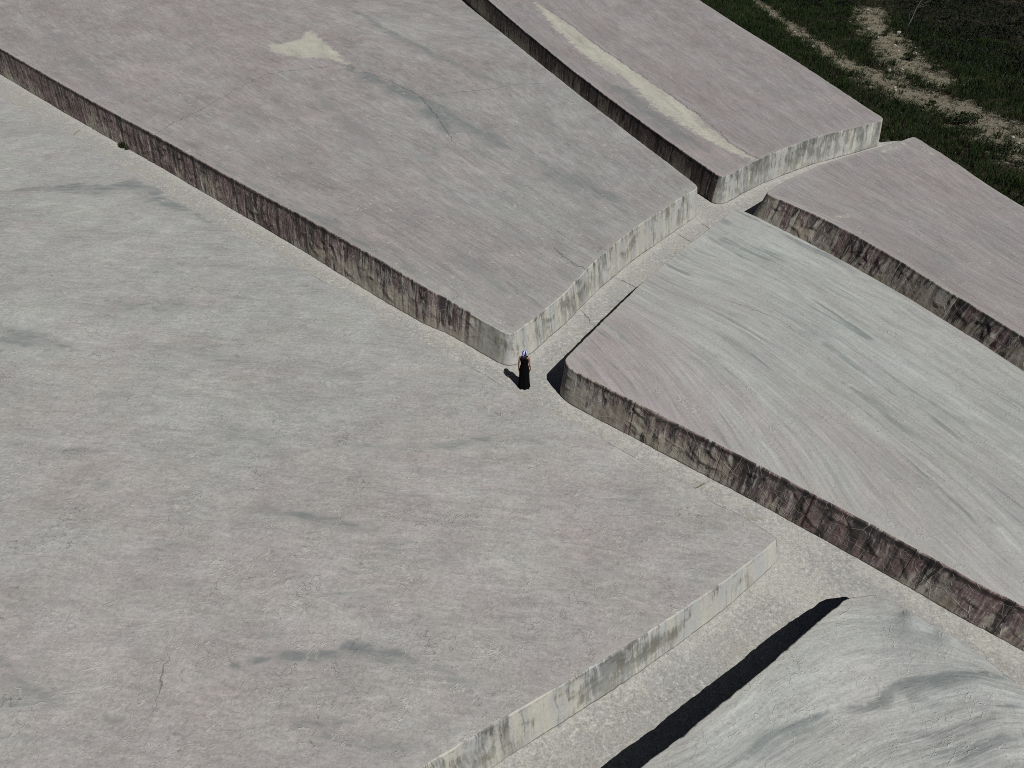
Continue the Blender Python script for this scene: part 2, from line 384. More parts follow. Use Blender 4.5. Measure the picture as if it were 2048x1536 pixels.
# ------------------------------------------------------------------ materials of the setting
def top_material(name, pink, green, balance=0.5, streak=0.25, sfreq=2.2, sstretch=0.14, stain_col=(0.135, 0.152, 0.150),
                 speckle=0.5, crease=0.6, wander=0.55, veins=0.3, plates=1.0, aniso=0.8):
    t = NT(name)
    fl = t.attr("flow", True)
    P = t.pos()
    # uneven, wandering flow lines left by the trowel and the rain
    warp = t.noise(P, 0.55, 3, 0.5, color=True)
    w = t.vmath('SCALE', t.vmath('SUBTRACT', warp, (0.5, 0.5, 0.5))); w.node.inputs["Scale"].default_value = wander
    flw = t.vmath('ADD', fl, w)
    st = t.vmath('MULTIPLY', flw, (sstretch, 1, 1))
    Q = t.vmath('MULTIPLY', flw, (aniso, 1, 1))
    s1 = t.noise(st, sfreq, 4, 0.55)
    s2 = t.noise(t.vmath('MULTIPLY', flw, (sstretch * 1.6, 1, 1)), sfreq * 3.3, 2, 0.5)
    s3 = t.noise(t.vmath('MULTIPLY', flw, (sstretch * 1.5, 1, 1)), sfreq * 8.5, 2, 0.5)
    big = t.noise(P, 0.16, 4, 0.55)
    mid = t.noise(Q, 0.9, 6, 0.65, 0.5)
    fine = t.noise(P, 9.0, 5, 0.7)
    grain = t.noise(P, 19.0, 4, 0.8)
    # lichen hue
    hue = t.math('ADD', t.math('MULTIPLY', big, 0.6), t.math('ADD', t.math('MULTIPLY', mid, 0.55), t.math('MULTIPLY', s1, 0.5)))
    hue = t.math('ADD', hue, t.attr("tone"))
    hue = t.step(hue, 0.50 + (0.5 - balance) * 0.5, 1.17 + (0.5 - balance) * 0.5)
    col = t.mix(hue, pink, green)
    # warm and bluish drifts
    drift = t.noise(P, 0.45, 4, 0.6, color=True)
    col = t.mix(0.03, col, t.mix(1.0, col, t.vmath('MULTIPLY', drift, (2.0, 2.0, 2.0)), 'MULTIPLY'))
    val = t.math('MULTIPLY_ADD', t.math('SUBTRACT', s1, 0.5), streak * 1.9, 1.0)
    val = t.math('MULTIPLY', val, t.math('MULTIPLY_ADD', t.math('SUBTRACT', s2, 0.5), streak * 3.6, 1.0))
    val = t.math('MULTIPLY', val, t.math('MULTIPLY_ADD', t.math('SUBTRACT', mid, 0.5), 0.32, 1.0))
    val = t.math('MULTIPLY', val, t.math('MULTIPLY_ADD', t.math('SUBTRACT', fine, 0.5), 1.15 * speckle, 1.0))
    val = t.math('MULTIPLY', val, t.math('MULTIPLY_ADD', t.math('SUBTRACT', grain, 0.5), 1.7 * speckle, 1.0))
    val = t.math('MULTIPLY', val, t.math('MULTIPLY_ADD', t.math('SUBTRACT', s3, 0.5), streak * 4.2, 1.0))
    blot = t.noise(t.vmath('ADD', Q, (70, 20, 0)), 0.42, 7, 0.68, 0.6)
    val = t.math('MULTIPLY', val, t.math('MULTIPLY_ADD', t.math('SUBTRACT', blot, 0.5), 0.34, 1.0))
    val = t.math('MULTIPLY', val, t.math('MULTIPLY_ADD', t.step(grain, 0.56, 0.74), -0.55 * speckle, 1.0))
    # crusts of different age, with crisp outlines
    for sc_, off, amp, tint in ((0.30, (11, 3, 0), 0.085, (0.985, 1.01, 1.005)), (0.75, (40, 9, 0), 0.075, (1.01, 0.993, 0.995)), (1.9, (5, 61, 0), 0.06, (1, 1, 1))):
        pn = t.noise(t.vmath('ADD', Q, off), sc_, 9, 0.58, 0.5)
        a1 = t.math('SUBTRACT', t.math('ADD', t.step(pn, 0.455, 0.475), t.step(pn, 0.545, 0.56)), 1.0)
        val = t.math('MULTIPLY', val, t.math('MULTIPLY_ADD', a1, amp * plates, 1.0))
        col = t.mix(t.step(pn, 0.49, 0.515, 0, 0.6), col, t.vmath('MULTIPLY', col, tint))
    col = t.scale(col, val)
    # dark algae where water lingers, broken up by the grain
    brk = t.math('ADD', t.math('MULTIPLY', t.math('SUBTRACT', s2, 0.5), 1.5), t.math('ADD', t.math('MULTIPLY', t.math('SUBTRACT', fine, 0.5), 1.1), t.math('MULTIPLY', t.math('SUBTRACT', grain, 0.5), 1.0)))
    brk = t.math('ADD', brk, t.math('MULTIPLY', t.math('SUBTRACT', mid, 0.5), 1.0))
    stn = t.attr("stain")
    sm = t.math('MULTIPLY', t.step(t.math('ADD', stn, t.math('MULTIPLY', brk, 1.15)), 0.15, 1.15), t.step(stn, 0.03, 0.3))
    col = t.mix(t.math('MULTIPLY', sm, 0.80), col, t.scale(stain_col, t.math('MULTIPLY_ADD', fine, 0.8, 0.6)))
    # thin natural streaks of algae on the flow lines
    rid = t.math('ABSOLUTE', t.math('SUBTRACT', t.noise(t.vmath('MULTIPLY', flw, (sstretch * 0.8, 1, 1)), sfreq * 0.8, 3, 0.5), 0.5))
    rm = t.math('MULTIPLY', t.step(rid, 0.0, 0.035, 1, 0), t.step(t.noise(P, 0.5, 3), 0.46, 0.64))
    col = t.mix(t.math('MULTIPLY', rm, veins), col, t.scale(stain_col, 1.15))
    # pale scuffs and creases in every direction
    cw = t.vmath('ADD', P, t.vmath('MULTIPLY', t.vmath('SUBTRACT', t.noise(P, 1.7, 3, color=True), (0.5, 0.5, 0.5)), (1.1, 1.1, 1.1)))
    cr = t.math('ABSOLUTE', t.math('SUBTRACT', t.noise(cw, 1.1, 2, 0.5), 0.5))
    crm = t.math('MULTIPLY', t.step(cr, 0.0, 0.013, 1, 0), t.step(t.noise(P, 1.3, 2), 0.46, 0.64))
    cr2 = t.math('ABSOLUTE', t.math('SUBTRACT', t.noise(t.vmath('ADD', cw, (5, 77, 0)), 2.1, 2, 0.5), 0.5))
    crm = t.math('MAXIMUM', crm, t.math('MULTIPLY', t.step(cr2, 0.0, 0.016, 0.8, 0), t.step(t.noise(t.vmath('ADD', P, (2, 15, 0)), 1.6, 2), 0.47, 0.62)))
    col = t.mix(t.math('MULTIPLY', crm, 0.85 * crease), col, (0.39, 0.38, 0.355))
    # hairline cracks
    hv = t.math('ABSOLUTE', t.math('SUBTRACT', t.noise(t.vmath('ADD', cw, (31, 7, 0)), 1.25, 3, 0.6), 0.5))
    hm = t.math('MULTIPLY', t.step(hv, 0.0, 0.007, 1, 0), t.step(t.noise(t.vmath('ADD', P, (9, 40, 0)), 0.9, 3), 0.5, 0.62))
    cd = t.math('ADD', t.attr("crack"), t.math('MULTIPLY', t.math('SUBTRACT', t.noise(P, 1.6, 5, 0.65), 0.5), 0.42))
    ck = t.math('MULTIPLY', t.step(t.math('ABSOLUTE', cd), 0.006, 0.032, 1, 0), t.step(t.math('ABSOLUTE', t.attr("crack")), 0.2, 0.4, 1, 0))
    ck = t.math('MULTIPLY', ck, t.step(mid, 0.36, 0.56, 0.5, 1.0))
    dark = t.math('MAXIMUM', t.math('MULTIPLY', hm, 0.6 * crease), t.math('MULTIPLY', ck, 0.6))
    col = t.mix(dark, col, (0.05, 0.05, 0.048))
    # where the lichen has scaled off, the fresh cream cement shows with a frayed edge
    cs = t.math('ADD', t.attr("cream"), t.math('MULTIPLY', t.math('SUBTRACT', t.noise(P, 1.7, 7, 0.75), 0.52), 2.0))
    cm = t.step(cs, -0.14, 0.22)
    crc = t.scale((0.372, 0.368, 0.308), t.math('MULTIPLY_ADD', t.math('SUBTRACT', t.math('ADD', fine, mid), 1.0), 0.7, 1.0))
    cm = t.math('MULTIPLY', cm, t.step(t.math('ADD', t.math('MULTIPLY', mid, 0.5), t.math('ADD', t.math('MULTIPLY', fine, 0.35), t.math('MULTIPLY', grain, 0.3))), 0.42, 0.6, 0.55, 1.0))
    col = t.mix(t.math('MULTIPLY', cm, 0.92), col, crc)
    # worn pale rim along the edges
    rim = t.math('MULTIPLY', t.step(t.math('ADD', t.attr("rim"), t.math('MULTIPLY', t.math('SUBTRACT', mid, 0.5), 0.5)), 0.02, 0.3, 1, 0), 0.33)
    col = t.mix(rim, col, (0.335, 0.315, 0.29))
    h = t.math('ADD', t.math('MULTIPLY', fine, 0.6), t.math('ADD', t.math('MULTIPLY', grain, 0.35), t.math('MULTIPLY', s2, 0.7)))
    h = t.math('SUBTRACT', h, t.math('MULTIPLY', dark, 0.5))
    h = t.math('ADD', h, t.math('MULTIPLY', crm, 0.6))
    plate = t.vor(cw, 0.55, 'F1'); pl_ = t.math('MULTIPLY', t.step(t.noise(P, 0.35, 2), 0.48, 0.6), t.n('ShaderNodeSeparateColor').outputs[0])
    t.link(plate.outputs['Color'], pl_.node.inputs[1].links[0].from_node.inputs[0])
    nb = t.bump(h, 0.6, 0.03)
    nb = t.bump(pl_, 0.35, 0.03, nb)
    nb = t.bump(t.math('ADD', mid, t.math('MULTIPLY', s1, 0.7)), 0.5, 0.10, nb)
    return t.done(col, nb, 0.92)

def wall_material():
    t = NT("cast_concrete_side")
    uv = t.attr("wall", True)            # metres along, metres above the foot
    gm = t.attr("grime"); dep = t.attr("depth"); li = t.attr("lichen"); P = t.pos()
    jit = t.noise(uv, 1.5, 3, color=True)
    uvw = t.vmath('ADD', uv, t.vmath('MULTIPLY', t.vmath('SUBTRACT', jit, (0.5, 0.5, 0.5)), (0.22, 0.3, 0)))
    drip = t.noise(t.vmath('MULTIPLY', uvw, (1, 0.14, 1)), 4.6, 5, 0.62)
    drip2 = t.noise(t.vmath('ADD', t.vmath('MULTIPLY', uvw, (1, 0.10, 1)), (13, 5, 0)), 2.2, 4, 0.55)
    thin = t.noise(t.vmath('ADD', t.vmath('MULTIPLY', uvw, (1, 0.06, 1)), (3, 8, 0)), 15.0, 4, 0.65)
    patch = t.noise(uv, 0.9, 5, 0.6, 0.6)
    fine = t.noise(P, 11.0, 5, 0.7); mid = t.noise(P, 3.0, 4, 0.6)
    zone = t.noise(t.vmath('MULTIPLY', uv, (1, 0.25, 1)), 0.45, 3, 0.5)
    # the clean cement, cream to grey
    clean = t.mix(t.step(drip2, 0.38, 0.6), (0.40, 0.39, 0.335), (0.335, 0.34, 0.33))
    clean = t.mix(t.step(patch, 0.5, 0.66, 0, 0.6), clean, (0.38, 0.355, 0.27))
    clean = t.scale(clean, t.math('MULTIPLY_ADD', t.math('SUBTRACT', fine, 0.5), 0.5, 1.0))
    # grey-green and black runs from the rim, heavier on some pours than on others
    sx = t.n("ShaderNodeSeparateXYZ"); t.link(uv, sx.inputs[0])
    jc = t.math('MULTIPLY_ADD', t.noise(t.vmath('MULTIPLY', uv, (0.3, 0, 0)), 1.0, 1), 1.6, t.math('MULTIPLY', sx.outputs[0], 0.36))
    wn_ = t.n("ShaderNodeTexWhiteNoise", noise_dimensions='1D'); t.link(t.math('FLOOR', t.math('ADD', jc, 0.5)), wn_.inputs["W"])
    pour = wn_.outputs["Value"]
    gm = t.math('ADD', gm, t.math('MULTIPLY', t.math('SUBTRACT', pour, 0.5), 0.7))
    clean = t.scale(clean, t.math('MULTIPLY_ADD', t.math('SUBTRACT', pour, 0.5), 0.16, 1.0))
    run = t.step(t.math('ADD', t.math('MULTIPLY', drip, 0.55), t.math('ADD', t.math('MULTIPLY', thin, 0.42), t.math('MULTIPLY_ADD', t.math('SUBTRACT', patch, 0.5), 0.7, t.math('MULTIPLY_ADD', zone, 0.35, 0.04)))), t.math('MULTIPLY_ADD', gm, -0.17, 0.75), t.math('MULTIPLY_ADD', gm, -0.17, 0.93))
    run = t.math('MULTIPLY', run, t.step(dep, 0.0, 1.5, 1.0, 0.6))
    clean = t.mix(t.math('MULTIPLY', run, 0.85), clean, t.mix(t.step(mid, 0.4, 0.6), (0.062, 0.063, 0.058), (0.15, 0.155, 0.15)))
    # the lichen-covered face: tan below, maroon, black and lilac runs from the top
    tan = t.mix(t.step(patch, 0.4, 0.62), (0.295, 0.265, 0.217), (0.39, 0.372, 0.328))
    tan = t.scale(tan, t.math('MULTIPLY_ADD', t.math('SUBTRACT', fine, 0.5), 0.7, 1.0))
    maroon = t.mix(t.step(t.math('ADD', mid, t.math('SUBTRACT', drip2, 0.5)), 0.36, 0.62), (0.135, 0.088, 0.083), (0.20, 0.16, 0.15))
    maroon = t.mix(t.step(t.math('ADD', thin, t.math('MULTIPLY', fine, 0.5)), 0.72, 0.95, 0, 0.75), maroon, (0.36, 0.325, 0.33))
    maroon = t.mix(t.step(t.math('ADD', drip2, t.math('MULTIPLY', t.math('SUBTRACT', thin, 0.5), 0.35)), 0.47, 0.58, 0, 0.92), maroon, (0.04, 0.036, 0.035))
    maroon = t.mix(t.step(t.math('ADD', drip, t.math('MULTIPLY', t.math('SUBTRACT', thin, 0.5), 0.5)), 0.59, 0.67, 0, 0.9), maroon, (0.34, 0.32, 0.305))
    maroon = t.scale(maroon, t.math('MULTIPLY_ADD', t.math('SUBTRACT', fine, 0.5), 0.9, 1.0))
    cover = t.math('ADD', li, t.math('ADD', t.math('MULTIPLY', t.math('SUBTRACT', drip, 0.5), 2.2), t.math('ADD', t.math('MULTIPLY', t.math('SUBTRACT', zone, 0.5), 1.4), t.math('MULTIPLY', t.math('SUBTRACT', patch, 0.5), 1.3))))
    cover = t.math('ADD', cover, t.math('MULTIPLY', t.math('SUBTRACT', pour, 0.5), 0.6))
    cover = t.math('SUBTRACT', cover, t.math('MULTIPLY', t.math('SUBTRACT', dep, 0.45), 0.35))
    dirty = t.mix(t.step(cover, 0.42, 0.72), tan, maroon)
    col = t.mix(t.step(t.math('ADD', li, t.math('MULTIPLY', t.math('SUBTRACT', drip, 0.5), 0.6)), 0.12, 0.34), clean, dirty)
    # black band under the rim, its lower edge ragged with the drips
    rim_band = t.math('SUBTRACT', t.math('MULTIPLY_ADD', li, 0.16, 0.05), t.math('MULTIPLY', t.math('SUBTRACT', 0.62, drip), 0.45))
    ck = t.step(t.math('SUBTRACT', dep, rim_band), 0.0, 0.09, 1, 0)
    ck = t.math('MULTIPLY', ck, t.step(dep, 0.03, 0.07))
    col = t.mix(t.math('MULTIPLY', ck, t.math('MULTIPLY_ADD', li, 0.42, 0.38, True)), col, (0.022, 0.020, 0.019))
    # board joints: one pour ends, the next begins
    fr = t.math('FRACT', jc)
    jm = t.math('MULTIPLY', t.step(t.math('ABSOLUTE', t.math('SUBTRACT', fr, 0.5)), 0.003, 0.009, 1, 0), 0.7)
    jm = t.math('MULTIPLY', jm, t.math('MULTIPLY_ADD', li, 1.0, 0.22, True))
    col = t.mix(jm, col, (0.02, 0.018, 0.016))
    # dark brown line with an uneven edge at the foot
    ft = t.step(t.math('ADD', sx.outputs[1], t.math('MULTIPLY', t.math('SUBTRACT', mid, 0.5), 0.1)), 0.0, 0.05, 1, 0)
    col = t.mix(t.math('MULTIPLY', ft, 0.75), col, (0.035, 0.03, 0.024))
    # wrinkles of the plastic sheet the concrete was poured against
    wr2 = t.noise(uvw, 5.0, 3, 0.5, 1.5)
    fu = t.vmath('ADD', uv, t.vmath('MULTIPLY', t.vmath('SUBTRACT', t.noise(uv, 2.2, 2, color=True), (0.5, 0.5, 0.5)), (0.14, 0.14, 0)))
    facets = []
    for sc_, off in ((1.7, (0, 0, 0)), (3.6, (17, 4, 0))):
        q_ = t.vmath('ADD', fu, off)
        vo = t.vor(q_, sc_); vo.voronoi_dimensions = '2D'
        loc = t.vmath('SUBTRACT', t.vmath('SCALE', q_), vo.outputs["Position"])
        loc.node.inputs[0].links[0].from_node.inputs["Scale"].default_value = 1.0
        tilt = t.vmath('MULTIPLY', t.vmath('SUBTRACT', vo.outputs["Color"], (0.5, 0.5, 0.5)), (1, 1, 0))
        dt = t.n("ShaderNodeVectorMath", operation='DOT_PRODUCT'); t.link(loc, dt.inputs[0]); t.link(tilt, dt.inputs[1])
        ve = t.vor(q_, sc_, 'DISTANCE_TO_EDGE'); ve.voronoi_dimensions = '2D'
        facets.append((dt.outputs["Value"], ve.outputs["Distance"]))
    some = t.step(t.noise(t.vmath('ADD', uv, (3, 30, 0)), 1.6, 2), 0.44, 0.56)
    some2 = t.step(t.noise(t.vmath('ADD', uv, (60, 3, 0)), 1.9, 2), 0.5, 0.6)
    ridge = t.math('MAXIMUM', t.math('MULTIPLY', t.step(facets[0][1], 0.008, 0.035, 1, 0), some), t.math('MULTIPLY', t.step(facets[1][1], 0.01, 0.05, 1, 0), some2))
    # paler colour on the raised creases paints in their sunlit highlights
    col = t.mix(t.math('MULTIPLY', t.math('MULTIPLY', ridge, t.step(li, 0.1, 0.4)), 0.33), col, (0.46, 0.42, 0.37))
    h = t.math('ADD', t.math('MULTIPLY', facets[0][0], 2.6), t.math('ADD', t.math('MULTIPLY', facets[1][0], 1.3), t.math('MULTIPLY', wr2, 0.35)))
    h = t.math('ADD', h, t.math('MULTIPLY', ridge, 0.3))
    h = t.math('ADD', h, t.math('MULTIPLY', jm, -0.6))
    nb = t.bump(fine, 0.35, 0.02)
    nb2 = t.n("ShaderNodeBump"); t.put(nb2.inputs["Height"], h); nb2.inputs["Distance"].default_value = 0.05
    t.put(nb2.inputs["Strength"], t.math('MULTIPLY_ADD', li, 0.6, 0.12)); t.link(nb, nb2.inputs["Normal"])
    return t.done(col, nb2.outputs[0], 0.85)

def path_material():
    t = NT("path_concrete"); P = t.pos()
    big = t.noise(P, 0.35, 4, 0.6); mid = t.noise(P, 1.6, 6, 0.68, 0.6); fine = t.noise(P, 8.0, 6, 0.72); grain = t.noise(P, 20.0, 4, 0.8)
    col = t.mix(t.step(mid, 0.4, 0.62), (0.287, 0.279, 0.255), (0.295, 0.289, 0.274))
    col = t.mix(t.step(big, 0.45, 0.62, 0, 0.8), col, (0.272, 0.270, 0.260))
    col = t.mix(t.step(t.math('ADD', t.math('MULTIPLY', mid, 0.6), t.math('MULTIPLY', fine, 0.6)), 0.62, 0.74, 0, 0.8), col, (0.375, 0.368, 0.33))
    ye = t.noise(t.vmath('ADD', P, (50, 3, 0)), 1.1, 6, 0.7)
    col = t.mix(t.step(ye, 0.56, 0.70, 0, 0.35), col, (0.27, 0.24, 0.16))
    val = t.math('MULTIPLY', t.math('MULTIPLY_ADD', t.math('SUBTRACT', fine, 0.5), 1.0, 1.0), t.math('MULTIPLY_ADD', t.math('SUBTRACT', grain, 0.5), 1.6, 1.0))
    col = t.scale(col, val)
    cw = t.vmath('ADD', P, t.vmath('MULTIPLY', t.vmath('SUBTRACT', t.noise(P, 1.7, 3, color=True), (0.5, 0.5, 0.5)), (1, 1, 1)))
    hv = t.math('ABSOLUTE', t.math('SUBTRACT', t.noise(cw, 0.7, 3, 0.5), 0.5))
    hm = t.math('MULTIPLY', t.step(hv, 0.0, 0.006, 1, 0), t.step(t.noise(P, 0.9, 2), 0.45, 0.6))
    cd = t.math('ADD', t.attr("crack"), t.math('MULTIPLY', t.math('SUBTRACT', t.noise(P, 2.0, 4, 0.6), 0.5), 0.2))
    ck = t.step(t.math('ABSOLUTE', cd), 0.012, 0.04, 0.8, 0)
    dark = t.math('MAXIMUM', t.math('MULTIPLY', hm, 0.4), ck)
    col = t.mix(dark, col, (0.07, 0.065, 0.055))
    # lime washed out at the foot of the walls
    lm = t.math('MULTIPLY', t.step(t.math('ADD', t.attr("foot"), t.math('MULTIPLY', t.math('SUBTRACT', mid, 0.5), 3.4)), 0.0, 0.45, 1, 0), 0.62)
    col = t.mix(lm, col, t.scale((0.372, 0.366, 0.332), val))
    h = t.math('ADD', t.math('MULTIPLY', fine, 0.7), t.math('MULTIPLY', grain, 0.4))
    return t.done(col, t.bump(t.math('SUBTRACT', h, t.math('MULTIPLY', dark, 0.4)), 0.6, 0.03), 0.93)

def ground_material():
    t = NT("hillside_soil"); P = t.pos()
    tr = t.attr("track")
    mid = t.noise(P, 0.9, 6, 0.7, 0.8); fine = t.noise(P, 5.0, 6, 0.72); grain = t.noise(P, 20.0, 4, 0.75)
    soil = t.mix(t.step(mid, 0.4, 0.65), (0.018, 0.015, 0.010), (0.034, 0.027, 0.017))
    m = t.math('ADD', tr, t.math('ADD', t.math('MULTIPLY', t.math('SUBTRACT', mid, 0.5), 2.4), t.math('MULTIPLY', t.math('SUBTRACT', fine, 0.5), 1.5)))
    gr = t.mix(t.step(fine, 0.35, 0.65), (0.105, 0.095, 0.066), (0.205, 0.192, 0.142))
    gr = t.mix(t.step(t.noise(t.vmath('ADD', P, (4, 9, 0)), 0.8, 3), 0.52, 0.68, 0, 0.6), gr, (0.16, 0.118, 0.083))
    gr = t.scale(gr, t.math('MULTIPLY_ADD', t.math('SUBTRACT', grain, 0.5), 1.5, 1.0))
    col = t.mix(t.step(m, 0.2, 0.85), soil, gr)
    return t.done(col, t.bump(t.math('ADD', fine, grain), 0.8, 0.08), 0.95)

def leaf_material(name, a, b, c):
    t = NT(name)
    oi = t.attr("tint")
    col = t.mix(t.step(oi, 0.0, 0.6), a, b)
    col = t.mix(t.step(oi, 0.72, 1.0), col, c)
    return t.done(col, None, 0.75)

# ------------------------------------------------------------------ the concrete blocks
BAT = 0.20
BATS = {'DSW': 0.13, 'ESW': 0.5, 'CSW': 0.12}
STEP = 0.055
VISIBLE = {'B': ('SW', 'SE'), 'C': ('SW', 'SE'), 'D': ('SW', 'NW'), 'E': ('SW', 'NW'), 'F': ('NW',), 'A': ('SE',)}

def loop_of(key):
    sides = [(n, np.array(p, float)) for n, p in OUTLINES[key]]
    allp = np.vstack([p[:-1] for _, p in sides])
    area = 0.5 * np.sum(allp[:, 0] * np.roll(allp[:, 1], -1) - np.roll(allp[:, 0], -1) * allp[:, 1])
    if area < 0:
        sides = [(n, p[::-1]) for n, p in sides[::-1]]
    pts, tags = [], []
    for n, p in sides:
        L = np.hypot(*np.diff(p[:, :2], axis=0).T); cum = np.concatenate([[0], np.cumsum(L)])
        k = max(2, int(round(cum[-1] / STEP)))
        s = np.arange(k) / k * cum[-1]
        pts.append(np.column_stack([np.interp(s, cum, p[:, i]) for i in range(3)])); tags += [n] * k
    return np.vstack(pts), np.array(tags)

def smooth_loop(a, sigma):
    r = int(sigma * 3 / STEP); k = np.exp(-0.5 * (np.arange(-r, r + 1) * STEP / sigma) ** 2); k /= k.sum()
    e = np.concatenate([a[-r:], a, a[:r]])
    return np.column_stack([np.convolve(e[:, i], k, 'valid') for i in range(a.shape[1])])

def fold_field(S, T, length, rng, per_m2, amp):
    """sharp folds like those of crumpled plastic sheet, as a height over (along, up) in metres"""
    h = np.zeros_like(S)
    cols = S[:, 0]
    for _ in range(int(length * 1.5 * per_m2)):
        c = np.array([rng.uniform(0, length), rng.uniform(0.05, 1.5)])
        a = rng.choice([rng.normal(0.6, 0.45), rng.normal(-0.75, 0.4), rng.normal(1.57, 0.25), rng.normal(0.05, 0.25)])
        L = rng.uniform(0.18, 0.6); w = rng.uniform(0.025, 0.09); g = amp * rng.uniform(0.3, 1.0) * rng.choice([1, 1, 1, -0.6])
        lo, hi = np.searchsorted(cols, [c[0] - L - .2, c[0] + L + .2])
        if hi - lo < 2: continue
        ds = S[lo:hi] - c[0]; dt = T[lo:hi] - c[1]
        u = ds * math.cos(a) + dt * math.sin(a); v = -ds * math.sin(a) + dt * math.cos(a) + 0.25 * rng.uniform(-1, 1) * u * u / L
        tap = np.clip(1 - np.abs(u) / L, 0, 1) ** 0.7
        side = np.where(v > 0, np.exp(-np.abs(v) / (w * 2.2)), np.exp(-np.abs(v) / (w * 0.45)))   # steep on one flank
        h[lo:hi] += g * tap * side
    return h

def rbf(pts, vals, q):
    def U(d2): return np.where(d2 > 0, 0.5 * d2 * np.log(d2 + 1e-12), 0)
    c = pts.mean(0); s = 8.0
    p = (pts - c) / s; qq = (q - c) / s
    n = len(p); d2 = ((p[:, None] - p[None]) ** 2).sum(2)
    A = np.zeros((n + 3, n + 3)); A[:n, :n] = U(d2) + np.eye(n) * 0.02
    A[:n, n] = 1; A[:n, n + 1:] = p; A[n, :n] = 1; A[n + 1:, :n] = p.T
    w = np.linalg.solve(A, np.concatenate([vals, np.zeros(3)]))
    out = np.zeros(len(q))
    for i in range(0, len(q), 5000):
        b = qq[i:i + 5000]
        out[i:i + 5000] = U(((b[:, None] - p[None]) ** 2).sum(2)) @ w[:n] + w[n] + b @ w[n + 1:]
    return out

ROUGH = {'B': 1.0, 'C': 0.7, 'D': 1.0, 'E': 1.3, 'F': 0.6, 'A': 0.5}
GRIME = {'A': 0.7, 'B': 0.62, 'C': 1.15, 'D': 0.5, 'E': 0.5, 'F': 0.5}
FOOT = []          # wall feet, for the lime on the path

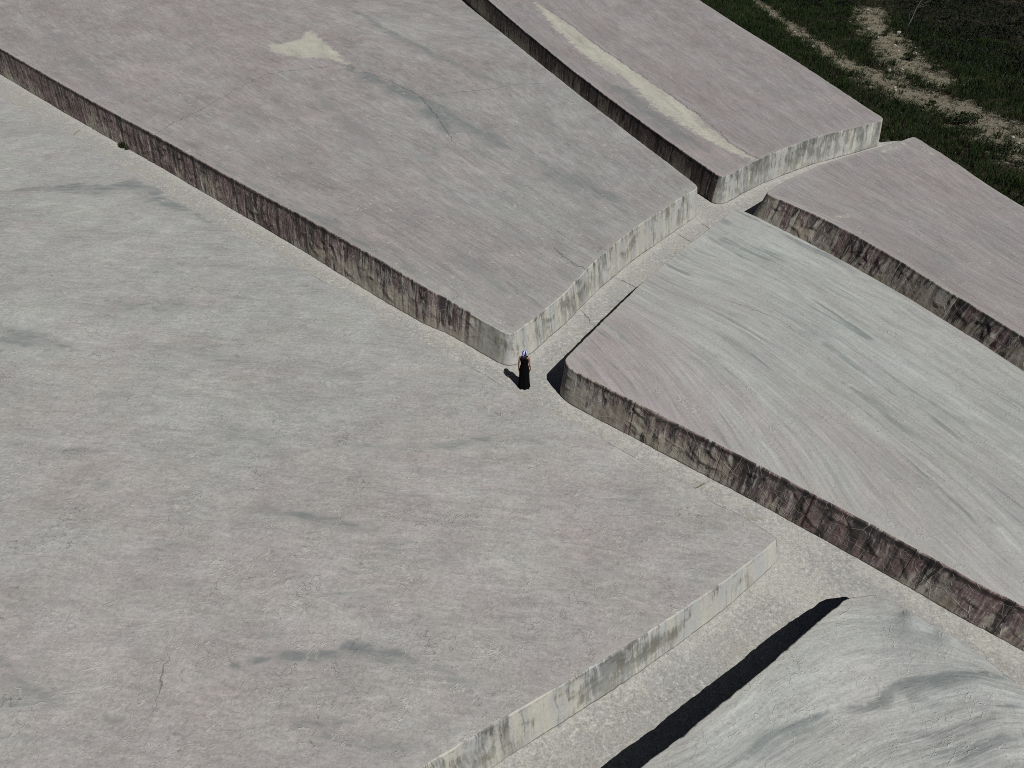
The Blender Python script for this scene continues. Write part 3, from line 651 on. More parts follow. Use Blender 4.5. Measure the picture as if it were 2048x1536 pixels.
def build_block(key, label, mat_top, mat_wall, grid, lichen, seed):
    rng = np.random.RandomState(seed)
    P, tags = loop_of(key)
    n = len(P)
    xy = smooth_loop(P[:, :2], 0.11); z = smooth_loop(P[:, 2:3], 0.5)[:, 0]
    s = np.concatenate([[0], np.cumsum(np.hypot(*np.diff(xy, axis=0).T))])
    tan = np.roll(xy, -3, 0) - np.roll(xy, 3, 0); tan /= np.linalg.norm(tan, axis=1)[:, None]
    nor = np.column_stack([tan[:, 1], -tan[:, 0]])
    # the rim is never quite straight
    wob = 0.018 * fbm(s * 0.9, s * 0 + seed, 4, seed) + 0.012 * perlin(s * 6, s * 0 + 3, seed) - 0.05 * np.clip(perlin(s * 3.1, s * 0 + 8, seed) - 0.1, 0, 1) - 0.03 * np.clip(perlin(s * 9, s * 0 + 2, seed) - 0.15, 0, 1)
    xy = xy + nor * wob[:, None]
    z = z + 0.018 * fbm(s * 0.8, s * 0 + 5 + seed, 3, seed)
    FOOT.append((xy + nor * BAT)[::6])
    root = empty("concrete_block", (float(xy[:, 0].mean()), float(xy[:, 1].mean()), 0.0))
    tag(root, label, "concrete block", "weathered concrete blocks of the field")
    # ---- sides
    order = [t for t, _ in OUTLINES[key]]
    for name in order:
        idx = np.where(tags == name)[0]
        if not len(idx): continue
        if idx[-1] - idx[0] + 1 != len(idx):      # wraps round the start
            cut = np.where(np.diff(idx) > 1)[0][0] + 1
            idx = np.concatenate([idx[cut:], idx[:cut]])
        nxt = (idx[-1] + 1) % n
        vis = name in VISIBLE[key]
        idx = np.concatenate([idx if vis else idx[::5], [nxt]])
        X = xy[idx]; N = nor[idx]; Z = z[idx]; S = np.concatenate([[0], np.cumsum(np.hypot(*np.diff(X, axis=0).T))])
        rows = 30 if vis else 7
        t = np.linspace(0, 1, rows)
        inset = [0.035, 0.018, 0.006, 0.0]; drop = [0.0, 0.003, 0.013, 0.035]
        offs = [np.full(len(X), -i) for i in inset]; hs = [Z - d for d in drop]
        for k in t[1:]:
            offs.append(BATS.get(key + name, 0.03 if name == 'NW' else BAT) * k * np.ones(len(X))); hs.append((Z - 0.035) * (1 - k) - 0.12 * (k > 0.999))
        OFF = np.array(offs).T; HH = np.array(hs).T
        SS = np.repeat(S[:, None], OFF.shape[1], 1)
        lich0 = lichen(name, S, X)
        if vis:
            env = np.clip((HH - 0.03) / 0.3, 0, 1) * np.clip((Z[:, None] - HH) / 0.22, 0, 1)
            rough = ROUGH[key] * (0.25 + 0.75 * np.clip(lich0 * 1.5, 0, 1))[:, None]
            ff = fold_field(SS, HH, S[-1], rng, 5.5, 0.055)
            pil = 0.035 * np.abs(perlin(SS * 1.1, HH * 1.6, seed)) + 0.04 * perlin(SS * 0.6, HH * 0.9, seed + 4)
            OFF = OFF + env * rough * (0.8 * ff + 0.7 * pil)
            OFF = OFF + env * 0.008 * perlin(SS * 7, HH * 7, seed + 9)
        V = np.empty(OFF.shape + (3,))
        V[..., 0] = X[:, None, 0] + N[:, None, 0] * OFF; V[..., 1] = X[:, None, 1] + N[:, None, 1] * OFF; V[..., 2] = HH
        c, r = OFF.shape
        I = np.arange(c * r).reshape(c, r)
        F = np.stack([I[:-1, :-1], I[:-1, 1:], I[1:, 1:], I[1:, :-1]], -1).reshape(-1, 4)
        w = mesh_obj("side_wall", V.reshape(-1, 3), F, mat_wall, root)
        add_vec(w, "wall", SS.ravel() + seed * 40, HH.ravel())
        add_float(w, "depth", (Z[:, None] - HH).ravel())
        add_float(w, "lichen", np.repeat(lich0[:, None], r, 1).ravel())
        add_float(w, "grime", np.full(c * r, GRIME[key]))
    # ---- top
    ring_i = np.concatenate([np.where(tags == nm)[0] if nm in VISIBLE[key] else np.where(tags == nm)[0][::5] for nm in dict.fromkeys(tags)])
    ring_i = np.unique(ring_i)
    ring = xy[ring_i] - nor[ring_i] * 0.035; rz = z[ring_i]
    lo, hi = ring.min(0), ring.max(0)
    def cand(sp, near):
        gx, gy = np.meshgrid(np.arange(lo[0], hi[0], sp), np.arange(lo[1], hi[1], sp))
        g = np.column_stack([gx.ravel(), gy.ravel()]) + rng.uniform(-.25, .25, (gx.size, 2)) * sp
        inview = (g[:, 1] > 4.0) & (np.abs(g[:, 0]) < 0.74 * g[:, 1] + 6.0) & (g[:, 1] < 92)
        return g[inview if near else ~inview]
    g = np.vstack([cand(grid, True), cand(1.2, False)])
    g = g[inside(g, ring)]
    def bdist(q):
        out = np.empty(len(q)); rr = ring[::2]
        for i in range(0, len(q), 3000):
            b = q[i:i + 3000]
            out[i:i + 3000] = np.sqrt((((b[:, None] - rr[None]) ** 2).sum(2)).min(1))
        return out
    bd = bdist(g)
    g = g[bd > grid * 0.55]
    pts2 = [Vector((float(a), float(b))) for a, b in np.vstack([ring, g])]
    nb = len(ring)
    co, _, fc, orig, _, _ = delaunay_2d_cdt(pts2, [], [list(range(nb))], 1, 1e-5)
    q = np.array([(v.x, v.y) for v in co])
    # heights: led by the rim, gently swelling inside
    step = max(1, nb // 160)
    cp, cz = ring[::step], rz[::step]
    zz = np.empty(len(q))
    for i in range(0, len(q), 5000):
        d2 = ((q[i:i + 5000, None] - cp[None]) ** 2).sum(2) + 0.02
        w = d2 ** -1.5
        zz[i:i + 5000] = (w * cz).sum(1) / w.sum(1)
    bq = bdist(q)
    env = np.clip(bq / 2.0, 0, 1); env = env * env * (3 - 2 * env)
    zz = zz + env * (0.10 * fbm(q[:, 0] * 0.13, q[:, 1] * 0.13, 3, seed + 20) + 0.035 * perlin(q[:, 0] * 0.6, q[:, 1] * 0.6, seed + 25))
    zz = zz + np.clip(bq / 0.6, 0, 1) * 0.012 * fbm(q[:, 0] * 1.7, q[:, 1] * 1.7, 3, seed + 31)
    exact = np.full(len(q), -1)
    for k, o in enumerate(orig):
        for i in o:
            if i < nb: exact[k] = i
    m = exact >= 0
    zz[m] = rz[exact[m]]
    fc = [f for f in fc]
    tri = np.array([f for f in fc if len(f) == 3], int)
    a, b, c_ = q[tri[:, 0]], q[tri[:, 1]], q[tri[:, 2]]
    flip = ((b - a)[:, 0] * (c_ - a)[:, 1] - (b - a)[:, 1] * (c_ - a)[:, 0]) < 0
    tri[flip] = tri[flip][:, ::-1]
    top = mesh_obj("top_surface", np.column_stack([q, zz]), tri, mat_top, root)
    M = MARKS[key]
    st = np.zeros(len(q))
    for pl, wd, amt in M['stain']:
        # wander the line a little so no stain is a ruled band
        qq = q + 0.5 * np.column_stack([fbm(q[:, 0] * .6, q[:, 1] * .6, 3, 3), fbm(q[:, 0] * .6, q[:, 1] * .6, 3, 14)]) * min(1.0, wd * 2.5)
        d, al, _ = poly_dist(qq, pl)
        wv = wd * (0.35 + 1.1 * np.clip(np.minimum(al, 1 - al) * 4, 0, 1)) * (1 + 0.7 * perlin(al * 9 + seed, al * 0 + wd * 50, 5))
        _, _, sg = poly_dist(qq, pl)
        wv = np.maximum(wv, .05) * np.where(sg > 0, 0.45, 1.55)        # a crisp upper margin, a fading lower one
        st = np.maximum(st, amt * np.exp(-(d / wv) ** 2))
    add_float(top, "stain", np.clip(st, 0, 1))
    cd = np.full(len(q), 9.0)
    for pl in M['crack']:
        d, al, sg = poly_dist(q, pl)
        cd = np.where(d < np.abs(cd), d * sg, cd)
    add_float(top, "crack", cd * (0.62 if key in 'BC' else 1.0))
    cs = np.full(len(q), -9.0)
    for pl in M['cream']:
        d, _, _ = poly_dist(q, list(pl) + [pl[0]])
        c1 = np.where(inside(q, pl), d, -d)
        if key == 'C': c1 = np.where(np.abs(cd) < np.abs(c1) * 1.15 + .02, c1 * 4, c1)
        if key == 'B': c1 = c1 * 1.1
        if key == 'E': c1 = c1 - 0.10
        cs = np.maximum(cs, c1)
    add_float(top, "cream", cs)
    add_float(top, "rim", bq)
    if M['flow'] is None:
        v = q[:, 1] + 0.12 * q[:, 0]; u = q[:, 0] - 0.12 * q[:, 1]
    else:
        pp, vv = [], []
        for val, pl in M['flow']:
            pl = np.array(pl); L = np.hypot(*np.diff(pl, axis=0).T); cum = np.concatenate([[0], np.cumsum(L)])
            for x in np.linspace(0, cum[-1], 9):
                pp.append([np.interp(x, cum, pl[:, 0]), np.interp(x, cum, pl[:, 1])]); vv.append(val)
        v = rbf(np.array(pp), np.array(vv), q)
        d0 = np.array(M['flow'][len(M['flow']) // 2][1]); d0 = d0[-1] - d0[0]; d0 = d0 / np.linalg.norm(d0)
        u = q @ d0
    tone = np.zeros(len(q))
    if key == 'D': tone = np.clip((v - 5.0) * 0.055, -0.25, 0.25)
    if key == 'A': tone = np.clip((q[:, 1] - 14.5) * 0.022, -0.14, 0.16)
    if key == 'B': tone = np.clip((q[:, 0] + 7) * 0.012, -0.1, 0.12)
    add_float(top, "tone", tone)
    add_vec(top, "flow", u + seed * 13.0, v + seed * 7.0)
    return root

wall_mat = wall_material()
PINK = (0.300, 0.268, 0.262); GREEN = (0.300, 0.305, 0.282)
m_a = top_material("lichen_concrete_wide", (0.303, 0.284, 0.273), (0.290, 0.294, 0.280), 0.42, 0.085, 1.5, 0.16, plates=0.38, aniso=0.7, speckle=0.66, wander=0.6, crease=0.9)
m_b = top_material("lichen_concrete_pink", (0.252, 0.228, 0.224), (0.246, 0.249, 0.240), 0.44, 0.125, 1.5, 0.07, plates=0.55, aniso=0.36, wander=0.35, veins=0.4, speckle=0.55, crease=0.9)
m_c = top_material("lichen_concrete_mauve", (0.240, 0.214, 0.213), (0.239, 0.236, 0.231), 0.36, 0.135, 1.6, 0.06, plates=0.5, aniso=0.3, wander=0.3, veins=0.4, speckle=0.48)
m_d = top_material("lichen_concrete_pale", (0.290, 0.266, 0.262), (0.312, 0.321, 0.305), 0.62, 0.12, 1.6, 0.035, veins=0.75, plates=0.35, aniso=0.16, wander=0.2, speckle=0.34, crease=0.45)
m_e = top_material("lichen_concrete_rose", (0.245, 0.220, 0.218), (0.246, 0.243, 0.237), 0.36, 0.135, 1.6, 0.06, plates=0.5, aniso=0.3, wander=0.3, veins=0.4, speckle=0.48)
m_f = top_material("lichen_concrete_light", (0.335, 0.328, 0.316), (0.330, 0.340, 0.325), 0.7, 0.10, 1.5, 0.08, veins=0.35, plates=0.45, aniso=0.3, speckle=0.5, crease=0.5)

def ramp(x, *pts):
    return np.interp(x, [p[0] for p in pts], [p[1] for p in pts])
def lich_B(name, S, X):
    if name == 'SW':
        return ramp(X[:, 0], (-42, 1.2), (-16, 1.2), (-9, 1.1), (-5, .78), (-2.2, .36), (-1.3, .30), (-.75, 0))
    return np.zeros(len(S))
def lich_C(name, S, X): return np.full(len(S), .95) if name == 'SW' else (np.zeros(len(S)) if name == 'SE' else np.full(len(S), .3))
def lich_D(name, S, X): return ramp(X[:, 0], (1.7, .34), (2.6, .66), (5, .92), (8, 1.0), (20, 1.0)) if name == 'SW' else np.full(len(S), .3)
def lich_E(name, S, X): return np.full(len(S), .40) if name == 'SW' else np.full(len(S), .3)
def lich_0(name, S, X): return np.zeros(len(S))

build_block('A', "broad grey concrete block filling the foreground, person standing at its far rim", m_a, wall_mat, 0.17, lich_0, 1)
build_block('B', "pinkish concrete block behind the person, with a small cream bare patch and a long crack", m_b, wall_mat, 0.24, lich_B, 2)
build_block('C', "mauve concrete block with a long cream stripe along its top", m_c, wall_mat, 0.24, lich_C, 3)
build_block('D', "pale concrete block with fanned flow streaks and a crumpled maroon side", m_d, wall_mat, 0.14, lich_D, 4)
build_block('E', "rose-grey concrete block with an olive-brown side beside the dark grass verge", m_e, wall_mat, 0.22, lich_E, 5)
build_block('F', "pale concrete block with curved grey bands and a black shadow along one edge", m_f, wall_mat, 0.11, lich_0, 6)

# ------------------------------------------------------------------ paths between the blocks, and the hillside
FOOTP = np.vstack(FOOT)
gx, gy = np.meshgrid(np.arange(-62, 34, 0.5), np.arange(-14, 92, 0.5))
g = np.column_stack([gx.ravel(), gy.ravel()])
far_edge = [(34.0, -10.0)] + [PAVED[3], PAVED[2], PAVED[1], PAVED[0]] + [(8.0, 96.0)]
shape = far_edge + [(-70.0, 96.0), (-70.0, -20.0), (34.0, -20.0)]
edge = np.array(far_edge)
dense = []
for i in range(len(edge) - 1):
    k = int(np.hypot(*(edge[i + 1] - edge[i])) / 0.25) + 1
    for j in range(k): dense.append(edge[i] + (edge[i + 1] - edge[i]) * j / k)
dense.append(edge[-1]); dense = np.array(dense)
dense[:, 0] += 0.28 * fbm(dense[:, 1] * 0.5, dense[:, 0] * 0.1, 4, 41)
ring = np.vstack([dense, [(-70.0, 96.0), (-70.0, -20.0), (34.0, -20.0)]])
g = g[inside(g, ring)]
fine_x, fine_y = np.meshgrid(np.arange(-30, 30, 0.25), np.arange(3, 48, 0.25))
gf = np.column_stack([fine_x.ravel(), fine_y.ravel()])
dd = np.full(len(gf), 9.0)
for i in range(0, len(gf), 2000): dd[i:i + 2000] = np.sqrt(((gf[i:i + 2000, None] - FOOTP[None, ::2]) ** 2).sum(2)).min(1)
gf = gf[(dd < 2.6) & inside(gf, ring)]
q = np.vstack([ring, g[~((np.abs(g[:, 0]) < 30) & (g[:, 1] > 3) & (g[:, 1] < 48))], gf])
dd = np.empty(len(q))
co, _, fc, orig, _, _ = delaunay_2d_cdt([Vector((float(a), float(b))) for a, b in q], [], [list(range(len(ring)))], 1, 1e-4)
q = np.array([(v.x, v.y) for v in co])
ft = np.empty(len(q))
for i in range(0, len(q), 2000): ft[i:i + 2000] = np.sqrt(((q[i:i + 2000, None] - FOOTP[None]) ** 2).sum(2)).min(1)
tri = np.array([f for f in fc if len(f) == 3], int)
a, b, c_ = q[tri[:, 0]], q[tri[:, 1]], q[tri[:, 2]]
flip = ((b - a)[:, 0] * (c_ - a)[:, 1] - (b - a)[:, 1] * (c_ - a)[:, 0]) < 0
tri[flip] = tri[flip][:, ::-1]
pz = 0.02 * fbm(q[:, 0] * 0.5, q[:, 1] * 0.5, 3, 51) - 0.01
path = mesh_obj("path", np.column_stack([q, pz]), tri, path_material())
tag(path, "pale speckled concrete floor of the narrow lanes between the blocks", kind="structure")
ap, _, _ = poly_dist(q, APRON)
add_float(path, "foot", np.clip(np.minimum(ft - 0.05, ap - 0.45), -0.6, 9))
jt = np.full(len(q), 9.0)
for pl in PATH_JOINTS:
    d, al, sg = poly_dist(q, pl); jt = np.where(d < np.abs(jt), d * sg, jt)
add_float(path, "crack", jt)

def hill(x, y):
    """ground height: level by the blocks, falling gently away beyond them"""
    d = np.maximum(0, (x - 20) * 0.87 + (y - 42) * 0.48 - 2.0)
    return -0.10 - 0.012 * d + 0.12 * fbm(x * 0.16, y * 0.16, 3, 61) * np.clip(d / 4, 0, 1)
xs = np.concatenate([np.arange(-700, -80, 60), np.arange(-80, 4, 6.0), np.arange(4, 62, 0.35), np.arange(62, 120, 4), np.arange(120, 900, 60)])
ys = np.concatenate([np.arange(-500, -20, 60), np.arange(-20, 12, 4.0), np.arange(12, 100, 0.35), np.arange(100, 180, 6), np.arange(180, 1500, 80)])
GX, GY = np.meshgrid(xs, ys, indexing='ij')
GZ = hill(GX, GY)
I = np.arange(GX.size).reshape(GX.shape)
F = np.stack([I[:-1, :-1], I[1:, :-1], I[1:, 1:], I[:-1, 1:]], -1).reshape(-1, 4)
ground = mesh_obj("ground", np.column_stack([GX.ravel(), GY.ravel(), GZ.ravel()]), F, ground_material())
tag(ground, "dark grassy hillside with a stony track running past the blocks", kind="structure")
gp = np.column_stack([GX.ravel(), GY.ravel()])
TRACK_W = [(0.5, 1.8), (2.4, 4.0), (2.4, 3.0)]
def track_at(p):
    v = np.zeros(len(p))
    for pl, (w0, w1) in zip(TRACK, TRACK_W):
        d, al, _ = poly_dist(p, pl)
        v = np.maximum(v, np.clip(1.0 - d / (w0 + (w1 - w0) * al), -0.6, 1))
    return v
tv = np.full(len(gp), -0.6)
near = (gp[:, 0] > 0) & (gp[:, 0] < 80) & (gp[:, 1] > 0) & (gp[:, 1] < 130)
tv[near] = track_at(gp[near])
ed, _, _ = poly_dist(gp[near], far_edge)
tv[near] = np.maximum(tv[near], 0.75 - ed / 0.45)
add_float(ground, "track", tv)

# ------------------------------------------------------------------ vegetation beyond the blocks
rng = np.random.RandomState(99)
paved_poly = ring
def blades(pts, hmin, hmax, width, per, spread, name, mat, tint_of, lean=0.45, droop=0.35, kinds=None):
    """bent tapering blades, several to a tuft, joined in one mesh"""
    n = len(pts) * per
    base = np.repeat(pts, per, 0)
    ang = rng.uniform(0, 2 * np.pi, n); rad = spread * np.sqrt(rng.uniform(0, 1, n))
    bx = base[:, 0] + np.cos(ang) * rad; by = base[:, 1] + np.sin(ang) * rad
    bz = hill(bx, by) - 0.02
    h = rng.uniform(hmin, hmax, n) * (0.65 + 0.7 * np.clip(0.5 + fbm(bx * 0.35, by * 0.35, 2, 71), 0, 1))
    dirn = ang + rng.normal(0, 0.8, n); ln = h * np.abs(rng.normal(lean, 0.25, n))
    dx, dy = np.cos(dirn), np.sin(dirn)
    wv = width * rng.uniform(0.6, 1.3, n); fa = rng.uniform(0, np.pi, n); px, py = np.cos(fa) * wv / 2, np.sin(fa) * wv / 2
    V = np.empty((n, 5, 3))
    mx, my, mz = bx + dx * ln * 0.35, by + dy * ln * 0.35, bz + h * 0.6
    V[:, 0] = np.column_stack([bx - px, by - py, bz]); V[:, 1] = np.column_stack([bx + px, by + py, bz])
    V[:, 2] = np.column_stack([mx + px * .8, my + py * .8, mz]); V[:, 3] = np.column_stack([mx - px * .8, my - py * .8, mz])
    V[:, 4] = np.column_stack([bx + dx * ln, by + dy * ln, bz + h * (1 - droop * rng.uniform(0, 1, n) * lean)])
    o = np.arange(n)[:, None] * 5
    F = np.concatenate([o + np.array([0, 1, 2]), o + np.array([0, 2, 3]), o + np.array([3, 2, 4])])
    ob = mesh_obj(name, V.reshape(-1, 3), F, mat, smooth=False)
    tn = np.repeat(np.clip(tint_of(bx, by) + rng.normal(0, 0.2, n), 0, 1), 5)
    add_float(ob, "tint", tn)
    return ob

def scatter(n, x0, x1, y0, y1):
    p = np.column_stack([rng.uniform(x0, x1, n), rng.uniform(y0, y1, n)])
    return p[~inside(p, paved_poly)]
def thicket_at(x, y):
    """0 on the mown verge and the track, 1 in the scrub upslope of it"""
    d = (x - 27.0) * 0.80 + (y - 56) * 0.36
    return d
grass_mat = leaf_material("grass_blades", (0.010, 0.021, 0.005), (0.021, 0.036, 0.009), (0.055, 0.048, 0.025))
p = scatter(90000, 6, 48, 8, 98)
tr = track_at(p) + 0.95 * fbm(p[:, 0] * 0.8, p[:, 1] * 0.8, 4, 77)
keep = (tr < 0.46) & (rng.uniform(0, 1, len(p)) < np.where(p[:, 0] * 0.87 + p[:, 1] * 0.48 > 66, 0.35, 1.0))
p = p[keep]
grass = blades(p, 0.16, 0.62, 0.030, 5, 0.13, "grass", grass_mat, lambda x, y: 0.32 + 0.5 * fbm(x * 0.3, y * 0.3, 3, 81))
tag(grass, "dark rough grass along the stony track beside the blocks", kind="stuff")
# sparse dry tufts on the track itself
p = scatter(6000, 20, 40, 30, 90); p = p[(track_at(p) > 0.05) & (rng.uniform(0, 1, len(p)) < 0.65)]
tuft = blades(p, 0.08, 0.22, 0.035, 7, 0.12, "dry_grass", leaf_material("dry_blades", (0.022, 0.026, 0.011), (0.07, 0.058, 0.03), (0.12, 0.10, 0.06)), lambda x, y: 0.3 + 0.6 * fbm(x * 0.5, y * 0.5, 3, 82), lean=0.8)
tag(tuft, "low dry tufts growing through the stony track", kind="stuff")

def leaf_cloud(centres, radii, per, size, flat=0.7):
    """leaf-sized folded faces spread through several lumps"""
    V, F, k = [], [], 0
    for c, r in zip(centres, radii):
        m = int(per * r ** 2)
        d = rng.normal(0, 1, (m, 3)); d /= np.linalg.norm(d, axis=1)[:, None]
        p = c + d * (r * rng.uniform(0.35, 1.05, m) ** 0.6)[:, None] * np.array([1, 1, flat])
        p[:, 2] = np.maximum(p[:, 2], 0.02)
        a = rng.normal(0, 1, (m, 3)); a /= np.linalg.norm(a, axis=1)[:, None]
        b = np.cross(a, rng.normal(0, 1, (m, 3))); b /= np.linalg.norm(b, axis=1)[:, None] + 1e-9
        L = size * rng.uniform(0.6, 1.5, m)[:, None]
        V.append(np.stack([p - a * L, p + b * L * 0.38, p + a * L, p - b * L * 0.38], 1).reshape(-1, 3))
        F.append(np.arange(m * 4).reshape(m, 4) + k); k += m * 4
    return np.vstack(V), np.vstack(F)

def tube(path_pts, radii, sides=6):
    path_pts = np.asarray(path_pts, float); V = []; F = []
    for i, p in enumerate(path_pts):
        t = path_pts[min(i + 1, len(path_pts) - 1)] - path_pts[max(i - 1, 0)]; t = t / (np.linalg.norm(t) + 1e-9)
        u = np.cross(t, [0.3, 0.5, 0.8]); u /= np.linalg.norm(u); v = np.cross(t, u)
        for k in range(sides):
            a = 2 * np.pi * k / sides
            V.append(p + radii[i] * (np.cos(a) * u + np.sin(a) * v))
    for i in range(len(path_pts) - 1):
        for k in range(sides):
            F.append((i * sides + k, i * sides + (k + 1) % sides, (i + 1) * sides + (k + 1) % sides, (i + 1) * sides + k))
    F.append(tuple(range(sides))[::-1]); F.append(tuple((len(path_pts) - 1) * sides + k for k in range(sides)))
    return V, F

def join(parts):
    V, F = [], []
    for v, f in parts:
        k = len(V); V += [tuple(x) for x in v]; F += [tuple(i + k for i in q) for q in f]
    return V, F

bark = plain("grey_bark", (0.10, 0.085, 0.07), 0.9)
pale_twig = plain("bleached_twig", (0.13, 0.12, 0.105), 0.9)
bush_mat = leaf_material("bush_leaves", (0.014, 0.021, 0.008), (0.026, 0.036, 0.013), (0.045, 0.045, 0.02))
scrub_mat = leaf_material("scrub_leaves", (0.0045, 0.0062, 0.0042), (0.0105, 0.0135, 0.008), (0.034, 0.031, 0.018))

# the thicket: a tangle nobody could count
V, F, k = [], [], 0
c = scatter(2600, 24, 60, 44, 120)
dd_ = (c[:, 0] - 32.6) * 0.87 + (c[:, 1] - 60) * 0.28 + 0.9 * fbm(c[:, 0] * 0.25, c[:, 1] * 0.25, 3, 91)
c = c[(dd_ > 0.6) & (track_at(c) < 0.1)]
cz = hill(c[:, 0], c[:, 1])
dens = np.clip(0.7 + 0.8 * fbm(c[:, 0] * .25, c[:, 1] * .25, 3, 92), 0.25, 1.3)
cr = rng.uniform(0.4, 1.15, len(c)) * dens
c2 = scatter(900, 10, 46, 14, 96)
c2 = c2[(track_at(c2) < 0.05) & (fbm(c2[:, 0] * .22, c2[:, 1] * .22, 3, 95) > 0.02) & ((c2[:, 0] - 20) * 0.87 + (c2[:, 1] - 42) * 0.48 > 1.2)]
r2_ = rng.uniform(0.22, 0.55, len(c2))
c = np.vstack([c, c2]); cz = np.concatenate([cz, hill(c2[:, 0], c2[:, 1])]); cr = np.concatenate([cr, r2_])
V, F = leaf_cloud(np.column_stack([c, cz + cr * 0.4]), cr, 125, 0.09, 0.95)
thicket = mesh_obj("thicket", V, F, scrub_mat, smooth=False)
add_float(thicket, "tint", np.repeat(np.clip(rng.normal(0.4, 0.28, len(F)) + 0.35 * fbm(V[::4, 0] * .4, V[::4, 1] * .4, 2, 93), 0, 1), 4))
tag(thicket, "almost black scrub covering the slope beyond the stony track", kind="stuff")

def bush(x, y, r, label):
    z = float(hill(np.array([x]), np.array([y]))[0])
    root = empty("bush", (x, y, z))
    tag(root, label, "bush", "low dark bushes by the track")
    cs = [np.array([x + rng.normal(0, .5) * r, y + rng.normal(0, .5) * r, z + r * rng.uniform(.3, .7)]) for _ in range(7)]
    rs = [r * rng.uniform(.4, .7) for _ in range(7)]
    V, F = leaf_cloud(np.array(cs), rs, 700, 0.07)
    o = mesh_obj("foliage", V, F, bush_mat, root, smooth=False)
    add_float(o, "tint", np.repeat(np.clip(rng.normal(.4, .25, len(F)), 0, 1), 4))
    parts = [tube([(x, y, z - .05), tuple((np.array([x, y, z]) * .4 + c * .6)), tuple(c)], [.025, .016, .006], 5) for c in cs[:5]]
    V, F = join(parts); mesh_obj("stem", V, F, bark, root)
    return root
BUSH_LABELS = ["dark green bush at the near side of the wide stony track", "dark bush growing in the middle of the upper track branch",
               "small dark bush near the top of the upper track branch", "low green clump between the two branches of the stony track",
               "dark bush on the grass verge beyond the rose-grey block"]
for (bx, by), r, lb in zip(BUSHES, (0.75, 0.55, 0.45, 0.35, 0.5), BUSH_LABELS):
    bush(bx, by, r, lb)

# a bleached dead sapling at the rim of the thicket
x, y = SAPLING[0]; z = float(hill(np.array([x]), np.array([y]))[0])
root = tag(empty("dead_sapling", (x, y, z)), "bare bleached sapling leaning out of the black thicket", "dead sapling")
tip = np.array([x + 1.0, y + 0.6, z + 2.6])
b0 = np.array([x, y, z - .1])
V, F = tube([b0, b0 * .7 + tip * .3 + (.08, 0, .05), b0 * .4 + tip * .6 + (.0, .05, .1), tip], [.045, .036, .024, .008], 7)
mesh_obj("trunk", V, F, pale_twig, root)
for k in range(9):
    f = rng.uniform(.3, .95); s_ = b0 + (tip - b0) * f; a = rng.uniform(0, 6.28); L = rng.uniform(.4, 1.1) * (1.2 - f * .6)
    e = s_ + np.array([math.cos(a) * L + .3, math.sin(a) * L * .6, L * rng.uniform(.3, .9)])
    V, F = tube([s_, (s_ + e) / 2 + (0, 0, -.05), e], [.014, .010, .003], 5)
    mesh_obj("branch", V, F, pale_twig, root)

# loose stones on the track
def stone(r, seed):
    rs = np.random.RandomState(seed); bm = bmesh.new()
    bmesh.ops.create_icosphere(bm, subdivisions=2, radius=1.0)
    ax = rs.uniform(.6, 1.2, 3) * np.array([1, 1, .6]); ph = rs.uniform(0, 50)
    for v in bm.verts:
        n = 1 + 0.35 * float(perlin(np.array([v.co.x * 1.3 + ph]), np.array([v.co.y * 1.3 + v.co.z * 1.7]), seed)[0])
        v.co = Vector((v.co.x * ax[0], v.co.y * ax[1], v.co.z * ax[2])) * n * r
    V = [tuple(v.co) for v in bm.verts]; F = [tuple(v.index for v in f.verts) for f in bm.faces]; bm.free()
    return V, F
stone_mat = plain("limestone", (0.29, 0.275, 0.225), 0.9, 0.25, 6)
V, F = stone(1.0, 5)
proto = mesh_obj("rock", V, F, stone_mat, smooth=False)
spots = scatter(2500, 22, 40, 34, 80); tv_ = track_at(spots); spots = spots[tv_ > 0.25][:60]
meshes = [proto.data]
for sd_ in (6, 7, 8):
    V, F = stone(1.0, sd_); me = bpy.data.meshes.new("rock"); me.from_pydata(V, [], F); me.update(); me.materials.append(stone_mat); meshes.append(me)
for i, (sx, sy) in enumerate(spots):
    o = proto if i == 0 else proto.copy()
    if i: COL.objects.link(o)
    o.data = meshes[i % 4]
    s_ = rng.uniform(.05, .15) * (1.5 if i % 9 == 0 else 1)
    o.location = (sx, sy, float(hill(np.array([sx]), np.array([sy]))[0]) + s_ * .3); o.scale = (s_, s_, s_); o.rotation_euler = (0, 0, rng.uniform(0, 6.28))
    tag(o, "pale loose limestone rock lying on the stony track", "rock", "loose rocks on the track")
# gravel
gp_ = scatter(60000, 20, 42, 28, 92); gp_ = gp_[(track_at(gp_) + rng.normal(0, .2, len(gp_))) > 0.35][:9000]
m = len(gp_); gz = hill(gp_[:, 0], gp_[:, 1]); s_ = rng.uniform(.015, .05, m)
octa = np.array([(1, 0, 0), (0, 1, 0), (-1, 0, 0), (0, -1, 0), (0, 0, .7), (0, 0, -.5)])
rot = rng.uniform(0, 6.28, m)
V = np.repeat(octa[None], m, 0) * s_[:, None, None] * rng.uniform(.6, 1.4, (m, 6, 1))
cx = V[..., 0] * np.cos(rot)[:, None] - V[..., 1] * np.sin(rot)[:, None]; cy = V[..., 0] * np.sin(rot)[:, None] + V[..., 1] * np.cos(rot)[:, None]
V = np.stack([cx + gp_[:, :1], cy + gp_[:, 1:2], V[..., 2] + gz[:, None] + .005], -1)
fo = np.array([(0, 1, 4), (1, 2, 4), (2, 3, 4), (3, 0, 4), (1, 0, 5), (2, 1, 5), (3, 2, 5), (0, 3, 5)])
F = (np.arange(m)[:, None, None] * 6 + fo[None]).reshape(-1, 3)
gravel = mesh_obj("gravel", V.reshape(-1, 3), F, plain("gravel_stone", (0.21, 0.195, 0.15), 0.95, 0.35, 3), smooth=False)
tag(gravel, "pale gravel strewn along the track", kind="stuff")

